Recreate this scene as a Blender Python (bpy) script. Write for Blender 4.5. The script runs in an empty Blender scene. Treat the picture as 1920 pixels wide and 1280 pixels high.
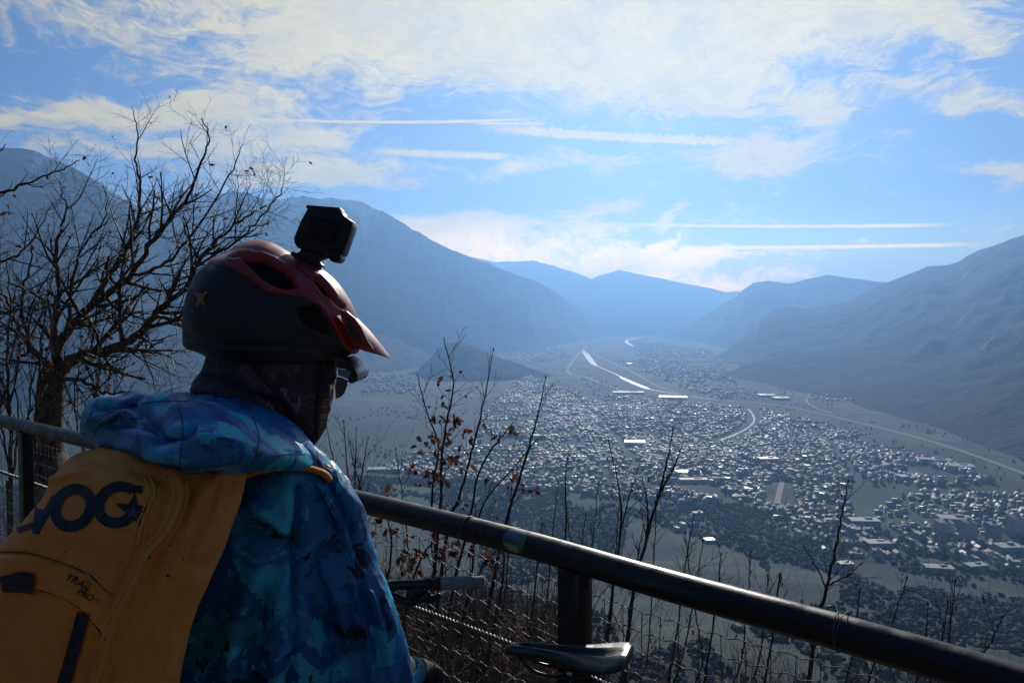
import bpy, bmesh, math, random
import numpy as np
from mathutils import Vector, Matrix
from math import radians as R, sin, cos, pi, atan2, hypot, exp

# ------------------------------------------------------------------ camera, sky, sun, exposure
SC = bpy.context.scene
COL = SC.collection
F = 1387.0                      # focal length in pixels of the 1920 wide photograph
EYE = 1.68
PITCH = math.atan(50.0 / F)
VALLEY = -400.0
SUN_EL, SUN_AZ = R(27.0), R(10.0)   # azimuth clockwise from +Y

cam_d = bpy.data.cameras.new('camera')
cam = bpy.data.objects.new('camera', cam_d)
COL.objects.link(cam)
cam.location = (0, 0, EYE)
cam.rotation_euler = (pi / 2 - PITCH, 0, 0)
cam_d.sensor_width = 36.0
cam_d.lens = 36.0 * F / 1920.0
cam_d.clip_start = 0.05
cam_d.clip_end = 200000.0
SC.camera = cam
SC.view_settings.view_transform = 'Standard'
SC.view_settings.look = 'None'
SC.view_settings.gamma = 1.0
SC.view_settings.exposure = 0.6
SC.cycles.use_denoising = True
SC.cycles.max_bounces = 6
SC.cycles.volume_bounces = 0

sun_d = bpy.data.lights.new('sun', 'SUN')
sun_d.energy = 3.7
sun_d.angle = R(0.5)
sun_d.color = (1.0, 0.93, 0.82)
sun = bpy.data.objects.new('sun', sun_d)
COL.objects.link(sun)
sdir = Vector((sin(SUN_AZ) * cos(SUN_EL), cos(SUN_AZ) * cos(SUN_EL), sin(SUN_EL)))
sun.rotation_euler = (-sdir).to_track_quat('-Z', 'Y').to_euler()
sun.location = (0, 0, 50)


class NT:
    """small helper to write node trees as expressions"""
    def __init__(s, tree):
        s.t = tree; s.n = tree.nodes; s.l = tree.links

    def new(s, typ, **kw):
        n = s.n.new(typ)
        for k, v in kw.items():
            setattr(n, k, v)
        return n

    def put(s, sock, v):
        if hasattr(v, 'is_output') or isinstance(v, bpy.types.NodeSocket):
            s.l.new(v, sock)
        elif v is not None:
            if sock.type == 'RGBA' and len(v) == 3:
                v = (*v, 1)
            sock.default_value = v

    def m(s, op, a, b=None, c=None, clamp=False):
        n = s.new('ShaderNodeMath', operation=op, use_clamp=clamp)
        s.put(n.inputs[0], a)
        if b is not None: s.put(n.inputs[1], b)
        if c is not None: s.put(n.inputs[2], c)
        return n.outputs[0]

    def vm(s, op, a, b=None, scale=None):
        n = s.new('ShaderNodeVectorMath', operation=op)
        s.put(n.inputs[0], a)
        if b is not None: s.put(n.inputs[1], b)
        if scale is not None: s.put(n.inputs['Scale'], scale)
        return n.outputs[0]

    def mix(s, f, a, b, typ='MIX'):
        n = s.new('ShaderNodeMix', data_type='RGBA', blend_type=typ)
        s.put(n.inputs[0], f); s.put(n.inputs[6], a); s.put(n.inputs[7], b)
        return n.outputs[2]

    def ramp(s, f, a, b, lo=0.0, hi=1.0, smooth=True):
        n = s.new('ShaderNodeMapRange', interpolation_type='SMOOTHSTEP' if smooth else 'LINEAR')
        for i, v in enumerate((f, a, b, lo, hi)):
            s.put(n.inputs[i], v)
        return n.outputs[0]

    def noise(s, vec, scale, detail=4, rough=0.55, dist=0.0, col=False):
        n = s.new('ShaderNodeTexNoise')
        if vec is not None: s.put(n.inputs['Vector'], vec)
        n.inputs['Scale'].default_value = scale; n.inputs['Detail'].default_value = detail
        n.inputs['Roughness'].default_value = rough; n.inputs['Distortion'].default_value = dist
        return n.outputs['Color'] if col else n.outputs['Fac']

    def vor(s, vec, scale, feature='F1', col=False, rnd=1.0):
        n = s.new('ShaderNodeTexVoronoi', feature=feature)
        if vec is not None: s.put(n.inputs['Vector'], vec)
        n.inputs['Scale'].default_value = scale
        n.inputs['Randomness'].default_value = rnd
        return n.outputs['Color'] if col else n.outputs['Distance']

    def sep(s, v):
        n = s.new('ShaderNodeSeparateXYZ'); s.put(n.inputs[0], v); return n.outputs

    def comb(s, x, y, z=0.0):
        n = s.new('ShaderNodeCombineXYZ')
        for i, v in enumerate((x, y, z)): s.put(n.inputs[i], v)
        return n.outputs[0]

    def map(s, v, loc=(0, 0, 0), rot=(0, 0, 0), scl=(1, 1, 1)):
        n = s.new('ShaderNodeMapping'); s.put(n.inputs[0], v)
        n.inputs[1].default_value = loc; n.inputs[2].default_value = rot; n.inputs[3].default_value = scl
        return n.outputs[0]

    def bump(s, h, strength=0.3, dist=0.01):
        n = s.new('ShaderNodeBump'); s.put(n.inputs['Height'], h)
        n.inputs['Strength'].default_value = strength; n.inputs['Distance'].default_value = dist
        return n.outputs[0]


def make_world():
    w = bpy.data.worlds.new('World'); SC.world = w; w.use_nodes = True
    t = NT(w.node_tree)
    for n in list(t.n): t.n.remove(n)
    out = t.new('ShaderNodeOutputWorld'); bg = t.new('ShaderNodeBackground')
    t.l.new(bg.outputs[0], out.inputs[0])
    sky = t.new('ShaderNodeTexSky', sky_type='NISHITA', sun_disc=False)
    sky.sun_elevation = SUN_EL; sky.sun_rotation = SUN_AZ
    sky.altitude = 600; sky.air_density = 1.0; sky.dust_density = SKY_DUST; sky.ozone_density = 3.0
    tc = t.new('ShaderNodeTexCoord')
    x, y, z = t.sep(tc.outputs['Generated'])
    u = t.m('ARCTAN2', x, y)
    v = t.m('ARCSINE', z)
    uv = t.comb(u, v)

    # clouds live at infinity: they are laid out by azimuth and elevation in degrees
    def az_el(px, py):
        d = Vector(((px - 960) / F, cos(PITCH) + (640 - py) / F * sin(PITCH), -sin(PITCH) + (640 - py) / F * cos(PITCH)))
        d.normalize()
        return atan2(d.x, d.y), math.asin(d.z)
    warp = t.noise(t.map(uv, scl=(1, 1.8, 1)), 5.0, 4, 0.6, col=True)
    warp = t.vm('SCALE', t.vm('SUBTRACT', warp, (0.5, 0.5, 0.5)), scale=0.10)
    uw = t.vm('ADD', uv, warp)

    def blob(cx, cy, rx, ry, ang, wgt, src=None):
        a, e = az_el(cx, cy)
        p = t.map(src or uw, loc=(-a, -e, 0))
        p = t.map(p, rot=(0, 0, R(ang)), scl=(1, 1, 1))
        p = t.vm('MULTIPLY', p, (F / rx, F / ry, 0))
        d = t.vm('DOT_PRODUCT', p, p)
        n = t.n[-1]
        d = n.outputs['Value']
        return t.m('MULTIPLY', t.m('EXPONENT', t.m('MULTIPLY', d, -1.0)), wgt)
    total = None
    for b in CLOUDS:
        g = blob(*b)
        total = g if total is None else t.m('ADD', total, g)
    # fibrous noise: stretched along a gently rising direction
    p1 = t.map(uw, rot=(0, 0, R(-8)), scl=(1, 2.6, 1))
    f1 = t.noise(p1, 9.0, 9, 0.62, 0.3)
    p2 = t.map(uw, rot=(0, 0, R(14)), scl=(1.0, 4.0, 1))
    f2 = t.noise(p2, 18.0, 10, 0.74, 1.1)
    f3 = t.noise(t.map(uw, scl=(1, 1.7, 1), rot=(0, 0, R(-20))), 46.0, 8, 0.72, 0.7)
    nz = t.m('ADD', t.m('MULTIPLY', f1, 1.0), t.m('ADD', t.m('MULTIPLY', f2, 0.66), t.m('MULTIPLY', f3, 0.42)))
    fld = t.m('ADD', total, t.m('MULTIPLY', t.m('SUBTRACT', nz, 1.01), 2.5))
    alpha = t.ramp(fld, 0.30, 1.35)
    alpha = t.m('MULTIPLY', alpha, 0.97)
    # contrails
    wob = t.m('MULTIPLY', t.m('SUBTRACT', t.noise(uv, 60.0, 3), 0.5), 1.0)
    for (x0, y0, x1, y1, wpx, wgt, rag) in TRAILS:
        a0, e0 = az_el(x0, y0); a1, e1 = az_el(x1, y1)
        L = hypot(a1 - a0, e1 - e0); ang = atan2(e1 - e0, a1 - a0)
        p = t.map(uv, loc=(-a0, -e0, 0))
        p = t.map(p, rot=(0, 0, -ang))
        sx, sy, _ = t.sep(p)
        if rag:
            teeth = t.noise(t.comb(t.m('MULTIPLY', sx, 1.0), t.m('MULTIPLY', sy, 0.35)), 190.0, 4, 0.6)
            sy = t.m('ADD', sy, t.m('MULTIPLY', t.m('SUBTRACT', teeth, 0.5), rag / F))
        sy = t.m('ADD', sy, t.m('MULTIPLY', wob, 3.0 / F))
        line = t.ramp(t.m('ABSOLUTE', sy), wpx * 1.7 / F, wpx * 0.3 / F)
        a_ = t.ramp(sx, -0.01, L * 0.25); b_ = t.ramp(sx, L, L * 0.85)
        g = t.m('MULTIPLY', t.m('MULTIPLY', line, t.m('MULTIPLY', a_, b_)), t.m('ADD', wgt * 0.6, t.m('MULTIPLY', f3, wgt * 0.8)), clamp=True)
        alpha = t.m('MAXIMUM', alpha, g)
    # sunlit cloud colour: bright near the sun, warm and orange low down
    sd = t.vm('DOT_PRODUCT', tc.outputs['Generated'], tuple(sdir)); sd = t.n[-1].outputs['Value']
    near = t.ramp(sd, 0.72, 1.0)
    low = t.ramp(v, R(9.0), R(1.5))
    ccol = t.mix(low, CL_HI, CL_LO)
    shade = t.ramp(t.noise(t.map(uw, scl=(1, 1.9, 1), loc=(3.1, 0.4, 0)), 6.5, 7, 0.62), 0.42, 0.72)
    ccol = t.mix(t.m('MULTIPLY', t.m('MULTIPLY', shade, 0.45), t.ramp(fld, 0.7, 1.6)), ccol, CL_DK)
    ccol = t.vm('SCALE', ccol, scale=t.m('ADD', CL_BASE, t.m('MULTIPLY', near, CL_NEAR)))
    ccol = t.vm('SCALE', ccol, scale=t.m('ADD', 0.62, t.m('MULTIPLY', t.m('ADD', f2, f3), 0.40)))
    base = t.mix(low, t.vm('MULTIPLY', sky.outputs[0], SKY_MUL), t.vm('MULTIPLY', sky.outputs[0], SKY_MUL_LOW))
    colr = t.mix(alpha, base, ccol)
    colr = t.vm('SCALE', colr, scale=t.ramp(v, R(9.0), R(2.0), 1.0, SKY_LIFT))
    t.put(bg.inputs[0], colr)
    bg.inputs[1].default_value = SKY_STR
    w.cycles.sampling_method = 'MANUAL'; w.cycles.sample_map_resolution = 512


SKY_STR = 0.10
SKY_LIFT = 1.7
SKY_DUST = 0.6
SKY_MUL = (0.31, 0.40, 0.52)
SKY_MUL_LOW = (0.56, 0.48, 0.18)
CL_HI = (1.0, 0.84, 0.48); CL_LO = (4.2, 2.3, 0.04); CL_DK = (0.45, 0.50, 0.60)
CL_BASE, CL_NEAR = 5.2, 0.6
CLOUDS = [  # centre x, y, radius x, y in photo pixels, tilt, weight
    (900, 0, 480, 130, 4, 1.25), (1220, 60, 300, 115, 0, 1.25), (1500, 0, 330, 62, 14, 1.0), (620, 90, 220, 70, -22, 0.7),
    (130, 30, 330, 60, 0, 0.5), (900, -260, 1500, 200, 0, 1.4), (1330, 165, 110, 50, 15, 0.75),
    (150, 212, 300, 28, -9, 1.35), (400, 272, 190, 30, -12, 1.1), (600, 322, 170, 30, -5, 1.5), (60, 300, 160, 20, -22, 0.7),
    (590, 255, 75, 26, -12, 1.0), (1430, 294, 130, 34, -4, 1.5), (1470, 262, 80, 10, -14, 0.6), (1530, 190, 60, 24, 24, 0.9), (1560, 208, 60, 10, -8, 0.5),
    (970, 312, 95, 16, -8, 0.95), (1110, 296, 95, 13, 6, 0.85), (1170, 375, 75, 16, -24, 1.05), (1255, 402, 40, 16, -60, 0.9),
    (1365, 385, 60, 18, 20, 0.42), (1870, 322, 95, 20, 12, 1.3), (1850, 90, 90, 24, 26, 0.6), (1770, 190, 130, 26, 22, 0.45), (1890, 225, 110, 18, 18, 0.72),
    (850, 425, 300, 22, -3, 1.0), (900, 462, 330, 26, 2, 1.15), (560, 352, 260, 16, -4, 0.55), (1180, 508, 260, 16, -6, 1.2), (1310, 534, 170, 18, -3, 1.3), (1050, 490, 200, 12, -2, 1.0),
    (1240, 466, 60, 9, -14, 0.6), (1500, 428, 35, 6, 0, 0.4), (1180, 430, 240, 12, 0, 0.45), (1880, 370, 50, 22, -20, 0.4), (1700, 260, 40, 8, 10, 0.35),
]
TRAILS = [  # x0, y0, x1, y1, width, weight, ragged
    (200, 206, 1040, 221, 2.4, 1.0, 0), (880, 231, 1030, 232, 2.2, 0.9, 0), (890, 236, 1420, 266, 6.5, 1.2, 16),
    (1080, 418, 1820, 421, 2.6, 0.75, 3), (1180, 464, 1860, 457, 2.8, 0.7, 3), (680, 282, 970, 294, 5.5, 0.95, 9),
]
make_world()

# ------------------------------------------------------------------ helpers
rng = np.random.default_rng(7)
random.seed(11)


def at(px, py, Y):
    """world point on the ray of photo pixel (px, py) at depth Y; used to survey the place"""
    d = Vector(((px - 960) / F, cos(PITCH) + (640 - py) / F * sin(PITCH), -sin(PITCH) + (640 - py) / F * cos(PITCH)))
    return Vector((0, 0, EYE)) + d * (Y / d.y)


def on_plane(px, py, z):
    d = Vector(((px - 960) / F, cos(PITCH) + (640 - py) / F * sin(PITCH), -sin(PITCH) + (640 - py) / F * cos(PITCH)))
    return Vector((0, 0, EYE)) + d * ((z - EYE) / d.z)


def mesh_from(verts, faces, smooth=True, name='mesh'):
    me = bpy.data.meshes.new(name)
    v = np.asarray(verts, dtype=np.float32).reshape(-1, 3)
    if isinstance(faces, np.ndarray):
        k = faces.shape[1]; nf = len(faces)
        me.vertices.add(len(v)); me.vertices.foreach_set('co', v.ravel())
        me.loops.add(nf * k); me.loops.foreach_set('vertex_index', faces.astype(np.int32).ravel())
        me.polygons.add(nf); me.polygons.foreach_set('loop_start', np.arange(0, nf * k, k, dtype=np.int32))
        me.polygons.foreach_set('loop_total', np.full(nf, k, dtype=np.int32))
        me.update(calc_edges=True)
    else:
        me.from_pydata([tuple(map(float, p)) for p in v], [], faces); me.update()
    me.polygons.foreach_set('use_smooth', np.full(len(me.polygons), smooth, dtype=bool))
    return me


def link(name, me, mats, parent=None, loc=None):
    o = bpy.data.objects.new(name, me); COL.objects.link(o)
    for m_ in (mats if isinstance(mats, (list, tuple)) else [mats]):
        if m_: me.materials.append(m_)
    if parent: o.parent = parent
    if loc is not None: o.location = loc
    return o


def tag(o, label=None, cat=None, group=None, kind=None):
    if label: o['label'] = label
    if cat: o['category'] = cat
    if group: o['group'] = group
    if kind: o['kind'] = kind
    return o


def empty(name, loc=(0, 0, 0)):
    o = bpy.data.objects.new(name, None); COL.objects.link(o); o.location = loc
    o.empty_display_size = 0.1
    return o


def _hash(ix, iy, seed):
    h = (ix.astype(np.int64) * 374761393 + iy.astype(np.int64) * 668265263 + seed * 1442695041) & 0xFFFFFFFF
    h = ((h ^ (h >> 13)) * 1274126177) & 0xFFFFFFFF
    h = h ^ (h >> 16)
    return (h & 0xFFFFFF) / float(0xFFFFFF)


def vnoise(x, y, seed=0):
    ix = np.floor(x); iy = np.floor(y); fx = x - ix; fy = y - iy
    ix = ix.astype(np.int64); iy = iy.astype(np.int64)
    fx = fx * fx * fx * (fx * (fx * 6 - 15) + 10); fy = fy * fy * fy * (fy * (fy * 6 - 15) + 10)
    a = _hash(ix, iy, seed); b = _hash(ix + 1, iy, seed); c = _hash(ix, iy + 1, seed); d = _hash(ix + 1, iy + 1, seed)
    return (a * (1 - fx) + b * fx) * (1 - fy) + (c * (1 - fx) + d * fx) * fy


def fbm(x, y, seed=0, octv=5, ridged=False, gain=0.5):
    x = np.asarray(x, float); y = np.asarray(y, float)
    s = np.zeros_like(x); a = 1.0; tot = 0
    for i in range(octv):
        n = vnoise(x, y, seed + i)
        if ridged: n = 1 - np.abs(2 * n - 1)
        s += a * n; tot += a; a *= gain
        x, y = x * 1.9 + y * 0.45 + 7.3, y * 1.9 - x * 0.45 + 3.1
    return s / tot


def smooth01(x):
    x = np.clip(x, 0, 1); return x * x * (3 - 2 * x)


MATS = {}


def mat(name, base=(0.5, 0.5, 0.5), rough=0.6, metal=0.0, spec=0.5, fn=None, **kw):
    if name in MATS: return MATS[name]
    m_ = bpy.data.materials.new(name); m_.use_nodes = True
    t = NT(m_.node_tree); b = m_.node_tree.nodes['Principled BSDF']
    b.inputs['Base Color'].default_value = (*base, 1); b.inputs['Roughness'].default_value = rough
    b.inputs['Metallic'].default_value = metal; b.inputs['Specular IOR Level'].default_value = spec
    for k, v in kw.items(): b.inputs[k.replace('_', ' ')].default_value = v
    if fn: fn(t, b)
    MATS[name] = m_
    return m_


def geo_pos(t):
    return t.new('ShaderNodeNewGeometry').outputs['Position']


def obj_pos(t):
    return t.new('ShaderNodeTexCoord').outputs['Object']


def varied(c0, c1, scale=8.0, bump=0.0, bdist=0.002, rough=None, detail=5, lo=0.35, hi=0.65, bscale=None):
    """colour that wanders between two tones, with a fine bump"""
    def fn(t, b):
        p = obj_pos(t)
        n = t.noise(p, scale, detail, 0.6)
        t.put(b.inputs['Base Color'], t.mix(t.ramp(n, lo, hi), c0, c1))
        if rough: t.put(b.inputs['Roughness'], t.ramp(t.noise(p, scale * 2.3, 4), 0.3, 0.7, rough[0], rough[1]))
        if bump: t.put(b.inputs['Normal'], t.bump(t.noise(p, bscale or scale * 6, 5, 0.6), bump, bdist))
    return fn
# ------------------------------------------------------------------ haze
def make_haze():
    # closed box round the camera and the whole scene; the sky stays outside
    x0, x1, y0, y1, z0, z1 = -18400, 18400, -400, 18600, VALLEY - 40, 1130
    v = [(x, y, z) for x in (x0, x1) for y in (y0, y1) for z in (z0, z1)]
    f = [(0, 1, 3, 2), (4, 6, 7, 5), (0, 4, 5, 1), (2, 3, 7, 6), (0, 2, 6, 4), (1, 5, 7, 3)]
    m_ = bpy.data.materials.new('haze_air'); m_.use_nodes = True
    t = NT(m_.node_tree)
    t.n.remove(t.n['Principled BSDF'])
    pv = t.new('ShaderNodeVolumePrincipled')
    pv.inputs['Color'].default_value = (*HAZE_COL, 1)
    pv.inputs['Density'].default_value = HAZE_D
    pv.inputs['Anisotropy'].default_value = HAZE_G
    t.l.new(pv.outputs[0], t.n['Material Output'].inputs['Volume'])
    o = link('haze', mesh_from(v, f, False), m_)
    tag(o, 'blue winter haze filling the whole valley', 'haze', kind='stuff')


HAZE_D = 1.22e-4
HAZE_COL = (0.21, 0.43, 0.84)
HAZE_G = 0.52
make_haze()


# ------------------------------------------------------------------ valley floor
def land_height(x, y):
    x = np.asarray(x, float); y = np.asarray(y, float)
    r = np.hypot(x, y)
    rr = r + (fbm(x / 300, y / 300, 5) - 0.5) * 260 * smooth01((r - 250) / 500)
    # hillside falling from the lookout, with a bench of fields half way down
    kr = np.array([0, 3, 8, 30, 100, 250, 420, 620, 800, 1000, 1200, 1500])
    kz = np.array([-0.4, -1.3, -6.5, -24, -75, -160, -215, -262, -300, -345, -388, -400]) 
    z = np.interp(rr, kr, kz)
    # spur reaching further out on the left, lower on the right
    side = smooth01((-x / np.maximum(y, 1) + 0.05) / 0.6)
    bench = np.interp(rr, [0, 500, 900, 1500, 2400, 3300], [-260, -262, -290, -325, -370, -400])
    z = np.where(rr > 450, z * (1 - side) + np.maximum(z, bench) * side, z)
    z += (fbm(x / 180, y / 180, 9) - 0.5) * 34 * smooth01((r - 200) / 300) * smooth01((1500 - r) / 500)
    # low undulation of the left half, beyond the town
    z += 70 * smooth01((-x / np.maximum(y, 1) - 0.02) / 0.25) * fbm(x / 900, y / 900, 21) * smooth01((r - 2200) / 1200)
    return np.maximum(z, VALLEY)


PIX = lambda px, py: np.array(on_plane(px, py, VALLEY))[:2]


def seg_dist(x, y, pts):
    d = np.full(x.shape, 1e9)
    for (a, b) in zip(pts[:-1], pts[1:]):
        ax, ay = a; bx, by = b
        L2 = (bx - ax) ** 2 + (by - ay) ** 2
        t = np.clip(((x - ax) * (bx - ax) + (y - ay) * (by - ay)) / L2, 0, 1)
        d = np.minimum(d, np.hypot(x - ax - t * (bx - ax), y - ay - t * (by - ay)))
    return d


def land_material():
    def fn(t, b):
        p = geo_pos(t)
        x, y, z = t.sep(p)
        # far plain: strips of orchards and meadows
        warp = t.vm('ADD', p, t.vm('SCALE', t.vm('SUBTRACT', t.noise(p, 0.0016, 3, col=True), (0.5, 0.5, 0.5)), scale=420.0))
        cells = t.vor(t.map(warp, rot=(0, 0, 0.5), scl=(1.0, 0.42, 0.0)), 0.006, col=True)
        cr, cg, cb = t.sep(cells)
        field = t.mix(cr, (0.016, 0.030, 0.032), (0.034, 0.052, 0.050))
        field = t.mix(t.ramp(cg, 0.72, 0.78), field, (0.042, 0.075, 0.034))
        field = t.mix(t.ramp(cb, 0.86, 0.9), field, (0.085, 0.085, 0.075))
        rows = t.ramp(t.m('SINE', t.m('MULTIPLY', t.m('ADD', x, t.m('MULTIPLY', y, 0.25)), 1.15)), -0.4, 0.7)
        near = t.ramp(y, 1500, 1000)
        field = t.mix(t.m('MULTIPLY', t.m('MULTIPLY', rows, 0.4), t.m('MULTIPLY', near, t.ramp(cg, 0.3, 0.32))), field, (0.05, 0.045, 0.03))
        wood_n = t.noise(warp, 0.0042, 6, 0.6)
        wood_c = t.mix(t.ramp(t.noise(p, 0.09, 4, 0.7), 0.35, 0.65), (0.010, 0.015, 0.013), (0.034, 0.032, 0.027))
        # steeper ground carries wood
        nrm = t.sep(t.new('ShaderNodeNewGeometry').outputs['Normal'])[2]
        wf = t.m('MAXIMUM', t.ramp(wood_n, 0.50, 0.56), t.ramp(nrm, 0.93, 0.86))
        c = t.mix(wf, field, wood_c)
        c = t.mix(t.m('MULTIPLY', t.ramp(t.noise(p, 0.02, 5, 0.7), 0.35, 0.75), 0.35), c, (0.020, 0.030, 0.035))
        t.put(b.inputs['Base Color'], c)
        t.put(b.inputs['Normal'], t.bump(t.noise(p, 0.15, 5, 0.7), 0.6, 4.0))
    return mat('valley_land', rough=0.9, spec=0.15, fn=fn)


def make_land():
    na, nr = 420, 430
    az = np.linspace(R(-62), R(62), na)
    r = np.concatenate([[2.2], np.geomspace(3.0, 18300, nr - 1)])
    A, RR = np.meshgrid(az, r)
    X = RR * np.sin(A); Y = RR * np.cos(A)
    Z = land_height(X, Y)
    v = np.stack([X, Y, Z], -1).reshape(-1, 3)
    i = np.arange(nr - 1)[:, None] * na + np.arange(na - 1)[None, :]
    f = np.stack([i, i + 1, i + na + 1, i + na], -1).reshape(-1, 4)
    o = link('valley_terrain', mesh_from(v, f), land_material())
    tag(o, 'hazy valley floor with fields falling away below the lookout', kind='structure')


make_land()


def ribbon(name, pts_px, width, m_, label, lift=0.8, widths=None):
    pts = [PIX(*p) for p in pts_px]
    # Catmull-Rom through the surveyed points
    P = [pts[0]] + pts + [pts[-1]]
    out = []; ws = []
    for i in range(1, len(P) - 2):
        for k in range(8):
            s = k / 8
            a, b, c, d = P[i - 1], P[i], P[i + 1], P[i + 2]
            out.append(0.5 * ((2 * b) + (-a + c) * s + (2 * a - 5 * b + 4 * c - d) * s * s + (-a + 3 * b - 3 * c + d) * s ** 3))
            ws.append(width if widths is None else widths[i - 1] * (1 - s) + widths[i] * s)
    out.append(P[-2]); ws.append(ws[-1])
    out = np.array(out); tg = np.gradient(out, axis=0); tg /= np.linalg.norm(tg, axis=1)[:, None] + 1e-9
    nr = np.stack([-tg[:, 1], tg[:, 0]], -1) * np.array(ws)[:, None] / 2
    L = out + nr; Rr = out - nr
    zl = land_height(L[:, 0], L[:, 1]); zr = land_height(Rr[:, 0], Rr[:, 1])
    z = np.maximum(zl, zr) + lift
    n = len(out)
    v = np.concatenate([np.column_stack([L, z]), np.column_stack([Rr, z])])
    f = [(i, i + 1, n + i + 1, n + i) for i in range(n - 1)]
    me = mesh_from(v, f, True)
    if me.polygons[0].normal.z < 0: me.flip_normals()
    o = link(name, me, m_)
    tag(o, label, kind='structure')
    return out


water = mat('river_water', (0.03, 0.05, 0.06), 0.21, spec=0.8,
            fn=lambda t, b: t.put(b.inputs['Normal'], t.bump(t.noise(geo_pos(t), 0.02, 6, 0.7), 0.9, 3.0)))
asphalt = mat('pale_road', (0.30, 0.29, 0.27), 0.85, spec=0.2, fn=lambda t, b: t.put(b.inputs['Base Color'], t.mix(t.noise(geo_pos(t), 0.02, 4), (0.13, 0.13, 0.125), (0.22, 0.21, 0.20))))
RIVER_FAR = ribbon('river', [(1205, 633), (1183, 636), (1174, 640), (1184, 647), (1198, 654)], 40, water, 'far bend of the river seen as a thin bright line')
RIVER = ribbon('river', [(1092, 656), (1099, 664), (1112, 681), (1122, 687), (1160, 704), (1170, 710), (1205, 725), (1225, 731), (1290, 742), (1400, 757)],
               100, water, 'broad river catching the sun as it winds through the valley',
               widths=[12, 62, 50, 10, 10, 36, 40, 8, 6, 4])
ROAD1 = ribbon('motorway', [(1165, 655), (1115, 660), (1135, 674), (1185, 697), (1240, 727), (1310, 746), (1470, 762), (1620, 795), (1760, 832), (1920, 888), (2100, 960)],
               17, asphalt, 'pale motorway running down the valley beside the river', 1.2)
ROAD2 = ribbon('valley_road', [(1100, 648), (1065, 690), (1100, 708), (1170, 735), (1260, 790), (1330, 850)], 22, asphalt, 'narrow road curving round the fields west of the river', 1.0)
ROAD3 = ribbon('canal', [(1402, 766), (1411, 777), (1414, 790), (1404, 801), (1385, 812), (1350, 826)], 9, water, 'short bright canal bend in the middle of the town', 1.4)
ROAD4 = ribbon('town_street', [(1466, 905), (1461, 925), (1457, 945)], 13, asphalt, 'straight pale street at the near edge of the town', 1.4)
ROAD5 = ribbon('town_avenue', [(1712, 990), (1735, 1010), (1765, 1022)], 12, asphalt, 'curving pale avenue beside the apartment blocks', 1.4)
ROAD6 = ribbon('lane', [(1520, 736), (1512, 752), (1530, 765), (1560, 775)], 12, asphalt, 'little lane at the foot of the right hillside', 1.0)


# ------------------------------------------------------------------ mountains
def mountain_material(name, snow):
    def fn(t, b):
        p = geo_pos(t); x, y, z = t.sep(p)
        g = t.new('ShaderNodeNewGeometry'); nz = t.sep(g.outputs['Normal'])[2]
        n1 = t.noise(p, 0.0011, 8, 0.62); n2 = t.noise(p, 0.009, 6, 0.7)
        forest = t.mix(t.ramp(n2, 0.3, 0.7), (0.006, 0.010, 0.011), (0.022, 0.024, 0.022))
        rock = t.mix(t.ramp(n2, 0.3, 0.7), (0.07, 0.07, 0.07), (0.16, 0.155, 0.15))
        steep = t.ramp(t.m('ADD', nz, t.m('MULTIPLY', t.m('SUBTRACT', n1, 0.5), 0.55)), 0.72, 0.58)
        c = t.mix(steep, forest, rock)
        if snow:
            gully = t.noise(t.map(p, scl=(1, 0.4, 0.25)), 0.004, 7, 0.7, 0.6)
            hi = t.ramp(z, 350, 1250)
            s = t.ramp(t.m('ADD', gully, t.m('MULTIPLY', hi, 0.22)), 0.60, 0.72)
            c = t.mix(t.m('MULTIPLY', s, t.ramp(z, 250, 800)), c, (0.72, 0.74, 0.78))
        t.put(b.inputs['Base Color'], c)
        t.put(b.inputs['Normal'], t.bump(t.m('ADD', n2, t.m('MULTIPLY', n1, 2.0)), 0.8, 60.0))
    return mat(name, rough=0.95, spec=0.1, fn=fn)


def resample(pts, n, cols):
    pts = np.array(pts, float); u = np.linspace(0, 1, len(pts)) if cols is None else cols
    return pts


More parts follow.
